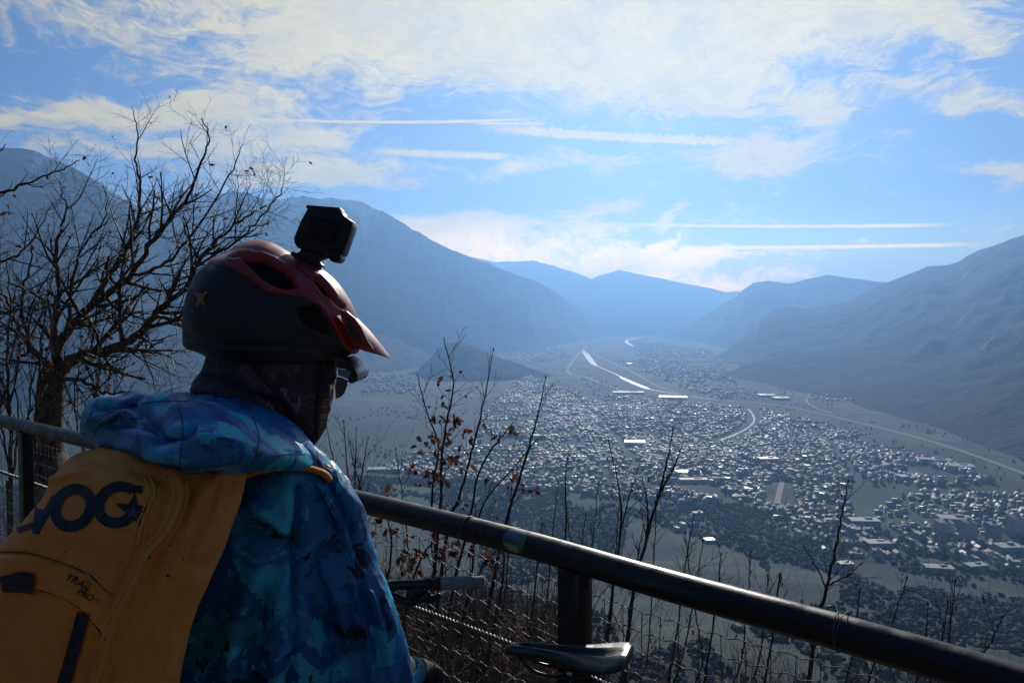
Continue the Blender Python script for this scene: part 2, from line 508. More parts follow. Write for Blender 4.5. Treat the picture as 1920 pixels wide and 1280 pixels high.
def mountain(name, label, ridge, foot, m_, n=260, mrows=70, amp=0.16, seed=1, back=0.8, scale=1400.0, jag=0.012, pw=1.7):
    """ridge: surveyed (px, py, depth); foot: (px, py) where the slope meets the valley floor"""
    ridge = np.array(ridge, float)
    rw = np.array([at(*q) for q in ridge])
    fw = np.array([on_plane(px, py, VALLEY - 6) for px, py in foot])
    s = np.linspace(0, 1, n)
    sr = np.linspace(0, 1, len(rw)); sf = np.linspace(0, 1, len(fw))
    # arc-length by picture x keeps ridge and foot in step
    sr = (ridge[:, 0] - ridge[0, 0]) / (ridge[-1, 0] - ridge[0, 0])
    fpx = np.array([f_[0] for f_ in foot], float); sf = (fpx - fpx[0]) / (fpx[-1] - fpx[0])
    Rg = np.stack([np.interp(s, sr, rw[:, k]) for k in range(3)], -1)
    Ft = np.stack([np.interp(s, sf, fw[:, k]) for k in range(3)], -1)
    D = np.hypot(Rg[:, 0], Rg[:, 1])
    H = np.maximum(Rg[:, 2] - VALLEY, 1.0)
    Rg[:, 2] += (fbm(s * n / 9.0, s * 0 + seed, seed, 5) - 0.5) * jag * H * 1.6
    V = []
    tt = np.linspace(0, 1, mrows)
    for t in tt:
        P = Ft * (1 - t) + Rg * t
        g = 0.30 * t + 0.70 * t ** pw
        P[:, 2] = (VALLEY - 6) + (Rg[:, 2] - VALLEY + 6) * g
        env = (t * (1 - t) * 4) ** 0.8
        nn = fbm(P[:, 0] / scale, P[:, 1] / scale, seed, 6, True, 0.52) - 0.55
        nn2 = fbm(P[:, 0] / 260, P[:, 1] / 260, seed + 9, 4, True) - 0.5
        P[:, 2] += env * H * (amp * nn * 1.6 + nn2 * 0.05)
        V.append(P)
    away = Rg - np.array([0, 0, 0]); away[:, 2] = 0; away /= np.linalg.norm(away, axis=1)[:, None]
    for t in (0.08, 0.2, 0.4, 0.7, 1.0):
        P = Rg + away * (H * back * 3 * t)[:, None]
        P[:, 2] = Rg[:, 2] - (Rg[:, 2] - VALLEY + 6) * (t ** 0.9)
        P[:, 2] += (1 - t) * t * H * 0.5 * (fbm(P[:, 0] / scale, P[:, 1] / scale, seed, 5, True) - 0.6)
        V.append(P)
    V = np.array(V); rows = len(V)
    i = np.arange(rows - 1)[:, None] * n + np.arange(n - 1)[None, :]
    f = np.stack([i, i + 1, i + n + 1, i + n], -1).reshape(-1, 4)
    # side skirts are not needed: both ends run out at the valley floor or far outside the view
    o = link(name, mesh_from(V.reshape(-1, 3), f), m_)
    tag(o, label, kind='structure')
    return o


mw = mountain_material('wooded_mountain', False)
ms = mountain_material('snowy_mountain', True)
K = 1000.0
mountain('mountain', 'high snow dusted mountain rising behind the bare tree',
         [(-1900, 560, 2.6 * K), (-1200, 430, 3.2 * K), (-800, 400, 3.7 * K), (-500, 330, 4.00 * K), (-250, 235, 4.16 * K), (-60, 262, 4.40 * K), (0, 275, 4.40 * K), (70, 284, 4.48 * K), (130, 310, 4.48 * K), (200, 350, 4.56 * K), (290, 405, 4.64 * K), (400, 455, 4.80 * K), (520, 520, 4.80 * K), (640, 600, 4.96 * K), (700, 650, 5.04 * K)],
         [(-1900, 1150), (-1200, 1000), (-500, 860), (-100, 800), (200, 780), (450, 760), (640, 720), (700, 706)], ms, seed=3, n=420)
mountain('mountain', 'long broad mountain with streaks of snow, left of the valley',
         [(120, 450, 6.00 * K), (210, 420, 6.00 * K), (260, 395, 6.00 * K), (300, 385, 6.00 * K), (325, 362, 6.00 * K), (340, 354, 6.00 * K), (360, 366, 6.00 * K), (385, 358, 6.00 * K), (405, 366, 6.00 * K), (440, 357, 6.00 * K), (500, 373, 6.05 * K), (560, 368, 6.17 * K), (625, 373, 6.35 * K), (680, 380, 6.55 * K), (720, 398, 6.71 * K), (760, 420, 6.92 * K), (805, 447, 7.19 * K), (850, 470, 7.55 * K),
          (900, 488, 8.06 * K), (950, 509, 8.74 * K), (1010, 529, 9.86 * K), (1040, 545, 10.58 * K), (1062, 562, 11.19 * K), (1085, 578, 11.91 * K), (1105, 598, 12.61 * K), (1118, 615, 13.11 * K), (1130, 632, 13.60 * K)],
         [(120, 725), (400, 712), (620, 695), (850, 675), (1000, 656), (1080, 642), (1132, 633)], ms, seed=5, n=420, jag=0.02)
mountain('mountain', 'second hazy ridge sloping down to the valley behind the big mountain',
         [(700, 500, 15.40 * K), (820, 480, 15.69 * K), (890, 483, 15.85 * K), (930, 491, 15.95 * K), (1000, 489, 16.11 * K), (1030, 496, 16.19 * K), (1065, 507, 16.27 * K), (1110, 524, 16.38 * K), (1150, 540, 16.47 * K), (1200, 558, 16.59 * K), (1250, 578, 16.71 * K), (1300, 598, 16.83 * K), (1330, 623, 16.90 * K)],
         [(700, 636), (1000, 632), (1130, 630), (1250, 626), (1332, 624.3)], mw, seed=8, amp=0.12, n=300, scale=2600)
mountain('mountain', 'pale pointed peak far away at the end of the valley',
         [(1030, 560, 16.9 * K), (1085, 532, 16.9 * K), (1120, 518, 16.9 * K), (1145, 511, 16.9 * K), (1160, 506, 16.9 * K), (1185, 511, 16.9 * K), (1215, 517, 16.9 * K), (1250, 524, 16.9 * K), (1290, 536, 16.9 * K), (1330, 555, 16.9 * K), (1370, 572, 16.9 * K), (1430, 598, 16.9 * K)],
         [(1030, 626), (1200, 625.5), (1430, 625)], mw, seed=12, amp=0.08, n=220, mrows=40, scale=4200)
mountain('mountain', 'faintest low ridge on the horizon where the valley ends',
         [(1180, 540, 17.8 * K), (1260, 527, 17.8 * K), (1300, 534, 17.8 * K), (1330, 540, 17.8 * K), (1362, 548, 17.8 * K), (1385, 547, 17.8 * K), (1430, 558, 17.8 * K), (1560, 590, 17.8 * K)],
         [(1180, 623.5), (1560, 623.5)], mw, seed=14, amp=0.05, n=160, mrows=30, scale=5000)
mountain('mountain', 'blunt ridge with a steep nose right of the valley',
         [(1236, 631, 14.0 * K), (1262, 618, 13.4 * K), (1290, 606, 12.6 * K), (1320, 592, 11.8 * K), (1350, 572, 11.2 * K), (1380, 557, 10.8 * K), (1396, 541, 10.6 * K), (1412, 530, 10.5 * K), (1440, 526, 10.4 * K), (1480, 532, 10.3 * K), (1520, 522, 10.2 * K), (1550, 515, 10.1 * K), (1590, 521, 10 * K), (1650, 528, 10 * K), (1720, 534, 10 * K), (1900, 545, 10 * K)],
         [(1234, 632.5), (1290, 640), (1345, 650), (1400, 660), (1600, 668), (1900, 668)], mw, seed=17, amp=0.15, n=320, scale=1800)
mountain('mountain', 'big dark mountain climbing to the right edge of the view',
         [(1338, 671, 7.0 * K), (1365, 655, 7.2 * K), (1400, 630, 7.3 * K), (1425, 600, 7.3 * K), (1450, 581, 7.3 * K), (1480, 575, 7.3 * K), (1510, 579, 7.3 * K), (1540, 575, 7.2 * K), (1600, 560, 7.1 * K), (1650, 535, 7 * K), (1700, 515, 6.8 * K), (1738, 500, 6.7 * K), (1775, 497, 6.6 * K), (1800, 489, 6.5 * K), (1835, 468, 6.3 * K), (1870, 458, 6.1 * K), (1920, 440, 6 * K), (2050, 400, 5.6 * K), (2300, 350, 5 * K), (2800, 330, 4.5 * K)],
         [(1336, 672), (1420, 700), (1560, 735), (1700, 785), (1850, 845), (2000, 900), (2800, 1000)], mw, seed=20, amp=0.26, n=420, mrows=110, scale=1100)
mountain('hill', 'low wooded spur at the foot of the right mountain',
         [(1338, 706, 4.85 * K), (1370, 695, 4.9 * K), (1410, 680, 5 * K), (1460, 668, 5 * K), (1540, 655, 5 * K), (1640, 655, 4.8 * K), (1760, 675, 4.4 * K), (1900, 700, 4 * K), (2050, 760, 3.4 * K)],
         [(1336, 708), (1450, 728), (1600, 765), (1800, 830), (2050, 900)], mw, seed=23, amp=0.14, n=260, scale=500)
mountain('hill', 'long foothill dropping to the right behind the visor',
         [(380, 560, 5.6 * K), (560, 556, 5.9 * K), (620, 560, 6 * K), (665, 573, 6.1 * K), (700, 588, 6.2 * K), (745, 604, 6.4 * K), (790, 622, 6.7 * K), (835, 640, 7 * K), (880, 660, 7.6 * K)],
         [(380, 740), (560, 735), (700, 712), (820, 688), (884, 664)], mw, seed=26, amp=0.12, pw=1.2, n=260, scale=700)
mountain('hill', 'small round wooded hill standing alone in the valley',
         [(750, 705, 4.85 * K), (782, 694, 4.8 * K), (803, 675, 4.8 * K), (820, 655, 4.8 * K), (840, 642, 4.8 * K), (862, 640, 4.8 * K), (888, 647, 4.8 * K), (915, 661, 4.8 * K), (945, 673, 4.8 * K), (975, 683, 4.8 * K), (1010, 694, 4.85 * K), (1045, 705, 4.85 * K)],
         [(748, 707), (810, 714), (880, 718), (950, 715), (1048, 707)], mw, seed=29, amp=0.16, pw=0.75, n=200, mrows=50, scale=300)
# ------------------------------------------------------------------ the town in the valley
def in_poly(px, py, poly):
    c = np.zeros(px.shape, bool); n = len(poly)
    for i in range(n):
        x0, y0 = poly[i]; x1, y1 = poly[(i + 1) % n]
        cond = ((y0 > py) != (y1 > py))
        with np.errstate(divide='ignore', invalid='ignore'):
            xi = (x1 - x0) * (py - y0) / (y1 - y0 + 1e-12) + x0
        c ^= cond & (px < xi)
    return c


def pix_of(X, Y, Z):
    dz = Z - EYE
    cy = Y * cos(PITCH) - dz * sin(PITCH); up = Y * sin(PITCH) + dz * cos(PITCH)
    return 960 + F * X / cy, 640 - F * up / cy



def plan(poly): return [tuple(PIX(*p)) for p in poly]


TOWN = plan([(905, 775), (985, 705), (1090, 738), (1250, 752), (1430, 768), (1600, 808), (1750, 858), (1930, 925), (2150, 1010), (2150, 1130), (1920, 1082), (1760, 1052), (1640, 1020), (1500, 985),
             (1390, 945), (1250, 945), (1100, 930), (960, 915), (690, 895), (700, 868), (860, 850), (900, 815)])
VILLAGES = [plan(p) for p in ([(820, 668), (900, 655), (1060, 652), (1070, 668), (960, 690), (860, 690)],
                              [(1180, 640), (1330, 655), (1400, 735), (1500, 752), (1330, 748), (1210, 700)],
                              [(1490, 738), (1630, 742), (1640, 752), (1480, 752)],
                              [(640, 690), (760, 700), (800, 745), (650, 740)],
                              [(1450, 935), (1560, 965), (1700, 1030), (1700, 1075), (1550, 1040), (1440, 985)],
                              [(1250, 960), (1330, 975), (1340, 1010), (1260, 1000)], [(1700, 1090), (1850, 1080), (1900, 1180), (1760, 1160)])]
RIVERS = [[tuple(PIX(*p)) for p in q] for q in
          ([(1090, 657), (1098, 664), (1112, 680), (1165, 707), (1205, 725), (1290, 742), (1400, 757)],
           [(1135, 674), (1185, 697), (1240, 727), (1310, 746), (1470, 762), (1620, 795), (1760, 832), (1920, 888)],
           [(1402, 766), (1411, 777), (1414, 790), (1404, 801), (1385, 812), (1350, 826)], [(1466, 905), (1457, 945)],
           [(985, 760), (1120, 778), (1260, 806), (1400, 850), (1540, 905), (1700, 965), (1860, 1020)], [(1075, 742), (1130, 790), (1180, 850), (1225, 925)], [(1480, 775), (1560, 830), (1610, 900), (1640, 975)])]


def house_sites(poly, spacing, keep, seed, park=0.36):
    P = np.array(poly); x0, y0 = P.min(0); x1, y1 = P.max(0)
    g = np.random.default_rng(seed)
    nx, ny = int((x1 - x0) / spacing) + 1, int((y1 - y0) / spacing) + 1
    X, Y = np.meshgrid(x0 + np.arange(nx) * spacing, y0 + np.arange(ny) * spacing)
    X = X.ravel() + g.normal(0, spacing * 0.2, X.size); Y = Y.ravel() + g.normal(0, spacing * 0.2, Y.size)
    wx = (fbm(X / 500, Y / 500, 31, 3) - 0.5) * 420; wy = (fbm(X / 500, Y / 500, 41, 3) - 0.5) * 420
    Xw, Yw = X + wx, Y + wy
    ok = in_poly(Xw, Yw, poly) & (fbm(Xw / 210, Yw / 210, 51, 4) > park) & (g.random(X.size) < keep)
    # streets: leave lanes free in a bent grid
    ok &= (np.abs(((X - x0) / 118) % 1 - 0.5) < 0.44) & (np.abs(((Y - y0) / 92) % 1 - 0.5) < 0.43)
    Xw, Yw = Xw[ok], Yw[ok]
    for rv in RIVERS:
        far = seg_dist(Xw, Yw, rv) > (30 if rv in RIVERS[:4] else 10); Xw, Yw = Xw[far], Yw[far]
    ang = (fbm(Xw / 700, Yw / 700, 61, 2) - 0.5) * 3.0 + (g.random(Xw.size) < 0.5) * (pi / 2)
    return Xw, Yw, ang


roof_tile = mat('roof_tile', (0.13, 0.065, 0.05), 0.65, spec=0.35, fn=varied((0.10, 0.055, 0.045), (0.20, 0.10, 0.07), 0.05))
roof_slate = mat('roof_slate', (0.07, 0.075, 0.085), 0.55, spec=0.45)
roof_pale = mat('roof_pale', (0.30, 0.30, 0.30), 0.62, spec=0.35)
roof_metal = mat('roof_metal', (0.36, 0.35, 0.33), 0.36, metal=0.75)
wall_pale = mat('plaster_pale', (0.32, 0.32, 0.32), 0.85, spec=0.3)
wall_grey = mat('plaster_grey', (0.20, 0.20, 0.21), 0.85)
ROOFS = [roof_tile, roof_slate, roof_pale, roof_metal, wall_pale, wall_grey]


def house_mesh(shape, roof_i, wall_i):
    """unit house, 1 x 1 footprint and 1 high to the eaves; shapes: gable, hip, flat"""
    e = 0.06
    v = [(-.5, -.5, -.6), (.5, -.5, -.6), (.5, .5, -.6), (-.5, .5, -.6), (-.5, -.5, 1), (.5, -.5, 1), (.5, .5, 1), (-.5, .5, 1)]
    f = [(0, 1, 5, 4), (1, 2, 6, 5), (2, 3, 7, 6), (3, 0, 4, 7)]; mi = [wall_i] * 4
    if shape == 'flat':
        v += [(-.52, -.52, 1), (.52, -.52, 1), (.52, .52, 1), (-.52, .52, 1), (-.52, -.52, 1.06), (.52, -.52, 1.04), (.52, .52, 1.14), (-.52, .52, 1.16),
              (.05, .05, 1.05), (.3, .05, 1.05), (.3, .3, 1.05), (.05, .3, 1.05), (.05, .05, 1.3), (.3, .05, 1.3), (.3, .3, 1.3), (.05, .3, 1.3)]
        f += [(8, 9, 13, 12), (9, 10, 14, 13), (10, 11, 15, 14), (11, 8, 12, 15), (12, 13, 14, 15), (16, 17, 21, 20), (17, 18, 22, 21), (18, 19, 23, 22), (19, 16, 20, 23), (20, 21, 22, 23)]
        mi += [wall_i] * 4 + [roof_i] + [wall_i] * 4 + [roof_i]
    else:
        k = 0.0 if shape == 'gable' else 0.28
        v += [(-.5 - e, -.5 - e, .97), (.5 + e, -.5 - e, .97), (.5 + e, .5 + e, .97), (-.5 - e, .5 + e, .97), (-.5 - e + k, 0, 1.42), (.5 + e - k, 0, 1.42)]
        f += [(8, 9, 13, 12), (10, 11, 12, 13), (9, 10, 13), (11, 8, 12)]; mi += [roof_i, roof_i, wall_i if shape == 'gable' else roof_i, wall_i if shape == 'gable' else roof_i]
    return np.array(v, float), f, mi


PROTO = {}
for nm, args in dict(gable_tile=('gable', 0, 4), gable_slate=('gable', 1, 5), hip_tile=('hip', 0, 5), hip_pale=('hip', 2, 4), flat_grey=('flat', 1, 4), flat_pale=('flat', 2, 5), flat_metal=('flat', 3, 5)).items():
    PROTO[nm] = house_mesh(*args)
LOOK = dict(gable_tile='pale gabled house, brown tile roof', gable_slate='grey gabled house, dark roof', hip_tile='grey villa, hipped tile roof', hip_pale='pale villa, light hipped roof',
            flat_grey='pale block, dark flat roof', flat_pale='grey block, pale flat roof', flat_metal='grey hall, shining metal roof')
WHAT = dict(gable_tile='small pale house with a pitched brown tile roof, near edge of the town', gable_slate='small grey house with a pitched dark roof, near edge of the town',
            hip_tile='grey villa with a four sided tile roof, near edge of the town', hip_pale='pale villa with a light four sided roof, near edge of the town',
            flat_grey='pale block with a dark flat roof, near edge of the town', flat_pale='grey block with a pale flat roof, near edge of the town',
            flat_metal='grey hall with a shining metal roof, near edge of the town')
SX, SY, SA = [], [], []
a_, b_, c_ = house_sites(TOWN, 14, 0.92, 71, 0.30); SX.append(a_); SY.append(b_); SA.append(c_)
for k, vpoly in enumerate(VILLAGES):
    a_, b_, c_ = house_sites(vpoly, 26 if k < 4 else 19, 0.55 if k < 4 else 0.8, 80 + k, 0.36); SX.append(a_); SY.append(b_); SA.append(c_)
SX, SY, SA = map(np.concatenate, (SX, SY, SA))
dist = np.hypot(SX, SY); order = np.argsort(dist); SX, SY, SA, dist = SX[order], SY[order], SA[order], dist[order]
names = list(PROTO)
g_ = np.random.default_rng(5)
kind = g_.choice(len(names), len(SX), p=[.29, .17, .20, .10, .11, .10, .03])
centre = smooth01((fbm(SX / 800, SY / 800, 91, 3) - 0.35) / 0.3)
W = g_.uniform(6.5, 12, len(SX)) * (1 + 0.5 * centre * g_.random(len(SX))); D = g_.uniform(6, 9.5, len(SX)); Hh = g_.uniform(3, 6.5, len(SX)) + centre * g_.uniform(0, 7, len(SX))
flat = kind >= 4; W[flat] *= g_.uniform(1.1, 2.1, flat.sum()); Hh[flat] *= g_.uniform(1, 1.5, flat.sum())
SZ = land_height(SX, SY)
vis = (np.abs(np.arctan2(SX, SY)) < R(37)); near_ids = [i for i in range(len(SX)) if vis[i]][:260]
near_set = set(near_ids)


def shared_mesh(nm):
    key = 'house_' + nm
    if key not in bpy.data.meshes:
        v, f, mi = PROTO[nm]
        me = mesh_from(v, f, False, key)
        for m_ in ROOFS: me.materials.append(m_)
        me.polygons.foreach_set('material_index', mi)
    return bpy.data.meshes[key]


HOUSES = []
for i in near_ids:
    nm = names[kind[i]]
    o = bpy.data.objects.new('house', shared_mesh(nm)); COL.objects.link(o)
    o.location = (SX[i], SY[i], SZ[i] - 0.5); o.rotation_euler = (0, 0, SA[i]); o.scale = (W[i], D[i], Hh[i])
    HOUSES.append((o, nm, i))


def merged(ids, mats, name, label, cat=None, kindv='stuff'):
    V, Fq, Ft, MQ, MT = [], [], [], [], []; off = 0
    for nm_i, nm in enumerate(names):
        v, f, mi = PROTO[nm]
        q = np.array([a for a in f if len(a) == 4]); qm = np.array([m for a, m in zip(f, mi) if len(a) == 4])
        tr = np.array([a for a in f if len(a) == 3]).reshape(-1, 3); tm = np.array([m for a, m in zip(f, mi) if len(a) == 3])
        ii = ids[kind[ids] == nm_i]
        if not len(ii): continue
        c, s = np.cos(SA[ii]), np.sin(SA[ii])
        x = v[None, :, 0] * W[ii, None]; y = v[None, :, 1] * D[ii, None]; z = v[None, :, 2] * Hh[ii, None]
        P = np.stack([x * c[:, None] - y * s[:, None] + SX[ii, None], x * s[:, None] + y * c[:, None] + SY[ii, None], z + SZ[ii, None]], -1)
        base = off + np.arange(len(ii))[:, None, None] * len(v)
        V.append(P.reshape(-1, 3)); Fq.append((q[None] + base).reshape(-1, 4)); MQ.append(np.tile(qm, len(ii)))
        if len(tr): Ft.append((tr[None] + base).reshape(-1, 3)); MT.append(np.tile(tm, len(ii)))
        off += len(ii) * len(v)
    V = np.concatenate(V); Fq = np.concatenate(Fq); Ft = np.concatenate(Ft); mi = np.concatenate(MQ + MT)
    me = bpy.data.meshes.new(name); me.vertices.add(len(V)); me.vertices.foreach_set('co', V.astype(np.float32).ravel())
    li = np.concatenate([Fq.ravel(), Ft.ravel()]).astype(np.int32); me.loops.add(len(li)); me.loops.foreach_set('vertex_index', li)
    tot = np.concatenate([np.full(len(Fq), 4), np.full(len(Ft), 3)]).astype(np.int32)
    me.polygons.add(len(tot)); me.polygons.foreach_set('loop_total', tot); me.polygons.foreach_set('loop_start', np.concatenate([[0], np.cumsum(tot)[:-1]]).astype(np.int32))
    me.update(calc_edges=True)
    for m_ in mats: me.materials.append(m_)
    me.polygons.foreach_set('material_index', mi.astype(np.int32))
    o = bpy.data.objects.new(name, me); COL.objects.link(o)
    tag(o, label, cat, kind=kindv)


rest = np.array([i for i in range(len(SX)) if i not in near_set])
merged(rest, ROOFS, 'distant_town', 'dense hazy mass of roofs filling the valley floor')

# large buildings one can tell apart: px, py, width, depth, height, turn, type, label
BIG = [(1262, 748, 190, 60, 12, -0.15, 'flat_metal', 'long shining warehouse roof right beside the river bend'), (1178, 738, 230, 60, 10, 0.0, 'flat_pale', 'widest pale factory roof left of the river warehouse'),
       (1437, 743, 120, 50, 10, 0.1, 'flat_metal', 'bright shed roof, left one of the pair below the right hill'), (1464, 749, 110, 60, 11, 0.05, 'flat_metal', 'brightest shed roof, right one of the pair below the right hill'),
       (1180, 683, 60, 40, 9, 0, 'flat_metal', 'lone bright shed in the orchards across the river'), (1225, 681, 160, 26, 7, 0, 'flat_pale', 'long pale glasshouse in the orchard plain'),
       (720, 884, 120, 30, 9, 0.12, 'flat_pale', 'long pale school roof below the rider visor'), (800, 880, 60, 22, 8, -0.1, 'flat_metal', 'bright low hall beside the long school roof'),
       (1010, 822, 70, 30, 12, 0.1, 'flat_pale', 'pale hall roof behind the tallest twig'), (1190, 835, 90, 34, 13, -0.1, 'flat_metal', 'gleaming hall roof in the middle of the town'),
       (1440, 866, 80, 30, 12, 0.1, 'flat_metal', 'gleaming roof left of the straight street'), (1290, 890, 90, 26, 10, 0.05, 'flat_metal', 'bright station roof left of the straight pale street'), (1300, 904, 100, 20, 9, 0.05, 'flat_pale', 'pale platform roof in front of the bright station roof'),
       (1410, 921, 50, 24, 9, -0.1, 'flat_metal', 'bright oval hall roof left of the straight street end'), (1645, 1023, 60, 26, 8, 0.05, 'flat_pale', 'wide pale sports hall on the wooded slope'),
       (1620, 985, 80, 26, 12, -0.05, 'flat_pale', 'long pale hospital wing at the edge of the trees'), (1790, 985, 90, 30, 16, -0.1, 'flat_pale', 'largest pale roof of the hospital blocks'), (1770, 1000, 40, 24, 22, -0.1, 'flat_grey', 'tall hospital block with a dark flat roof'),
       (1815, 1010, 34, 20, 30, 0.1, 'flat_grey', 'tallest apartment tower near the right edge'), (1862, 1012, 30, 18, 28, 0.15, 'flat_metal', 'tower block with a glinting roof near the right edge'), (1905, 1005, 38, 22, 34, 0.2, 'flat_grey', 'grey tower block touching the right edge'),
       (1890, 1040, 60, 26, 16, 0.1, 'flat_pale', 'low wide block in front of the right edge towers'), (1760, 1072, 60, 20, 9, -0.2, 'flat_pale', 'pale school roof above the dark wood'), (1830, 1068, 50, 18, 9, 0.2, 'flat_pale', 'pale roof right of the school above the dark wood'),
       (1700, 900, 70, 30, 12, 0.2, 'flat_metal', 'saw backed factory roof at the far right of the town'), (1750, 868, 130, 26, 12, -0.25, 'flat_pale', 'row of depot roofs by the railway'), (1800, 880, 90, 40, 12, -0.25, 'flat_pale', 'big depot shed at the end of the railway row'),
       (1585, 1062, 34, 16, 7, 0.1, 'flat_metal', 'farm roof glinting between the vineyards'), (1330, 1016, 26, 14, 6, 0.2, 'flat_metal', 'white farmhouse roof at the top of the vineyard'), (1575, 1060, 22, 12, 6, 0.4, 'hip_pale', 'pale farmhouse beside the glinting farm roof')]
for (px, py, w, d, h, a, nm, lab) in BIG:
    q = PIX(px, py)
    # the ray may meet raised ground first
    for _ in range(12):
        z0 = float(land_height(np.array([q[0]]), np.array([q[1]]))[0]); q = np.array(on_plane(px, py, z0))[:2]
    o = bpy.data.objects.new('large_building', shared_mesh(nm)); COL.objects.link(o)
    sc_ = hypot(*q) / hypot(*PIX(px, py))
    o.location = (q[0], q[1], z0 - 0.5); o.rotation_euler = (0, 0, a); o.scale = (w * sc_ * 0.66, d * sc_ * 0.85, h)
    tag(o, lab, 'building', 'large buildings in the valley')


# tell the near houses apart by size and by what they stand next to
SPOTS = []
for (px, py, w, d, h, a, nm, lab) in BIG:
    SPOTS.append((px, py, lab.split(',')[0]))
cnt = {}
for (o, nm, i) in HOUSES:
    u0, v0 = pix_of(np.array([SX[i]]), np.array([SY[i]]), np.array([SZ[i]])); u0, v0 = float(u0[0]), float(v0[0])
    cand = sorted(SPOTS, key=lambda q: (q[0] - u0) ** 2 + (2.2 * (q[1] - v0)) ** 2)
    size = 'tiny' if W[i] < 9.5 else ('small' if W[i] < 11.5 else ('mid sized' if W[i] < 14 else 'long'))
    tall = 'low' if Hh[i] < 5 else ('tall' if Hh[i] > 7.5 else '')
    lab = None
    for full in (False, True):
        for q in cand[:30]:
            dx, dy = u0 - q[0], v0 - q[1]
            far = '' if hypot(dx, dy) < 40 else 'well '
            rel = ('left of' if dx < 0 else 'right of') if abs(dx) > 2.2 * abs(dy) else ('in front of' if dy > 0 else 'behind')
            l2 = ' '.join(((tall + ' ' if full else '') + size + ' ' + LOOK[nm].split(',')[0] + ' ' + far + rel + ' the ' + q[2]).split())
            if len(l2.split()) <= 16 and l2 not in cnt: lab = l2; break
        if lab: break
    lab = lab or 'pale house among the roofs at the near edge of the town'
    cnt[lab] = 1
    tag(o, ' '.join(lab.split()[:16]), 'house', 'houses at the near edge of the town')


# ------------------------------------------------------------------ woods and town trees, one mass each
def blob_mass(name, X, Y, Hs, Ws, m_, label, seed, cone=0.3):
    g = np.random.default_rng(seed)
    ph = (1 + 5 ** .5) / 2
    iv = np.array([(-1, ph, 0), (1, ph, 0), (-1, -ph, 0), (1, -ph, 0), (0, -1, ph), (0, 1, ph), (0, -1, -ph), (0, 1, -ph), (ph, 0, -1), (ph, 0, 1), (-ph, 0, -1), (-ph, 0, 1)]) / hypot(1, ph)
    fi = [(0, 11, 5), (0, 5, 1), (0, 1, 7), (0, 7, 10), (0, 10, 11), (1, 5, 9), (5, 11, 4), (11, 10, 2), (10, 7, 6), (7, 1, 8), (3, 9, 4), (3, 4, 2), (3, 2, 6), (3, 6, 8), (3, 8, 9), (4, 9, 5), (2, 4, 11), (6, 2, 10), (8, 6, 7), (9, 8, 1)]
    # subdivide once
    vs = [tuple(p) for p in iv]; cache = {}

    def mid(a, b):
        k = (min(a, b), max(a, b))
        if k not in cache:
            p = (np.array(vs[a]) + np.array(vs[b])); p /= np.linalg.norm(p); vs.append(tuple(p)); cache[k] = len(vs) - 1
        return cache[k]
    f2 = []
    for a, b, c in fi:
        ab, bc, ca = mid(a, b), mid(b, c), mid(c, a); f2 += [(a, ab, ca), (b, bc, ab), (c, ca, bc), (ab, bc, ca)]
    iv = np.array(vs); fi = np.array(f2)
    n = len(X); nv = len(iv)
    Z = land_height(X, Y)
    r = 1 + g.normal(0, 0.2, (n, nv))
    con = g.random(n) < cone
    zz = iv[None, :, 2] * r
    taper = np.where(con[:, None], np.clip(0.75 - 0.75 * zz, 0.03, 1.25), 1.0)
    hgt = np.where(con, 1.35, 0.9)[:, None]; wid = np.where(con, 0.62, 1.0)[:, None]
    P = np.stack([iv[None, :, 0] * r * taper * wid * Ws[:, None] / 2 + X[:, None], iv[None, :, 1] * r * taper * wid * Ws[:, None] / 2 + Y[:, None], (zz * 0.5 + 0.5) * hgt * Hs[:, None] + Z[:, None]], -1)
    f = (fi[None] + np.arange(n)[:, None, None] * nv).reshape(-1, 3)
    o = link(name, mesh_from(P.reshape(-1, 3), f, False), m_)
    tag(o, label, kind='stuff')


def wood_fn(t, b):
    g = t.new('ShaderNodeNewGeometry'); n = t.noise(g.outputs['Position'], 0.03, 5, 0.7)
    c = t.mix(g.outputs['Random Per Island'], (0.018, 0.027, 0.024), (0.052, 0.050, 0.046))
    t.put(b.inputs['Base Color'], t.mix(t.m('MULTIPLY', n, 0.6), c, (0.03, 0.034, 0.022)))


wood_m = mat('winter_wood', rough=0.9, spec=0.1, fn=wood_fn)
g_ = np.random.default_rng(99)
n = 21000
rad = np.sqrt(g_.uniform(330 ** 2, 1750 ** 2, n * 3)); azs = g_.uniform(R(-40), R(40), n * 3)
X, Y = rad * np.sin(azs), rad * np.cos(azs)
clear = fbm(X / 230, Y / 230, 301, 4)
FIELDS = [plan_ for plan_ in []]


# meadows and vineyards on the bench below the lookout stay open ground
OPEN = [[(1180, 965), (1400, 1040), (1500, 1120), (1330, 1150), (1150, 1110)], [(1440, 1050), (1580, 1080), (1570, 1140), (1440, 1130)], [(1560, 1020), (1640, 1045), (1720, 1090), (1680, 1120), (1590, 1070)],
        [(1200, 1010), (1330, 1060), (1350, 1200), (1180, 1240), (1100, 1100)], [(660, 930), (780, 930), (900, 980), (900, 1100), (650, 1080)], [(1480, 980), (1560, 1000), (1540, 1020), (1470, 1005)]]
U, Vv = pix_of(X, Y, land_height(X, Y))
op = np.zeros(len(X), bool)
for pl in OPEN: op |= in_poly(U, Vv, pl)
intown = in_poly(X, Y, TOWN)
for vp in VILLAGES[4:]: intown |= in_poly(X, Y, vp) & (g_.random(len(X)) < 0.6)
ok = (~op) & (~intown) & (clear > 0.36) & (land_height(X, Y) > VALLEY - 1)
X, Y = X[ok][:n], Y[ok][:n]
hs = g_.uniform(3.2, 7.0, len(X)); blob_mass('woodland', X, Y, hs, hs * g_.uniform(0.9, 1.5, len(X)), wood_m, 'dark winter woods on the slopes between lookout and town', 5, 0.2)
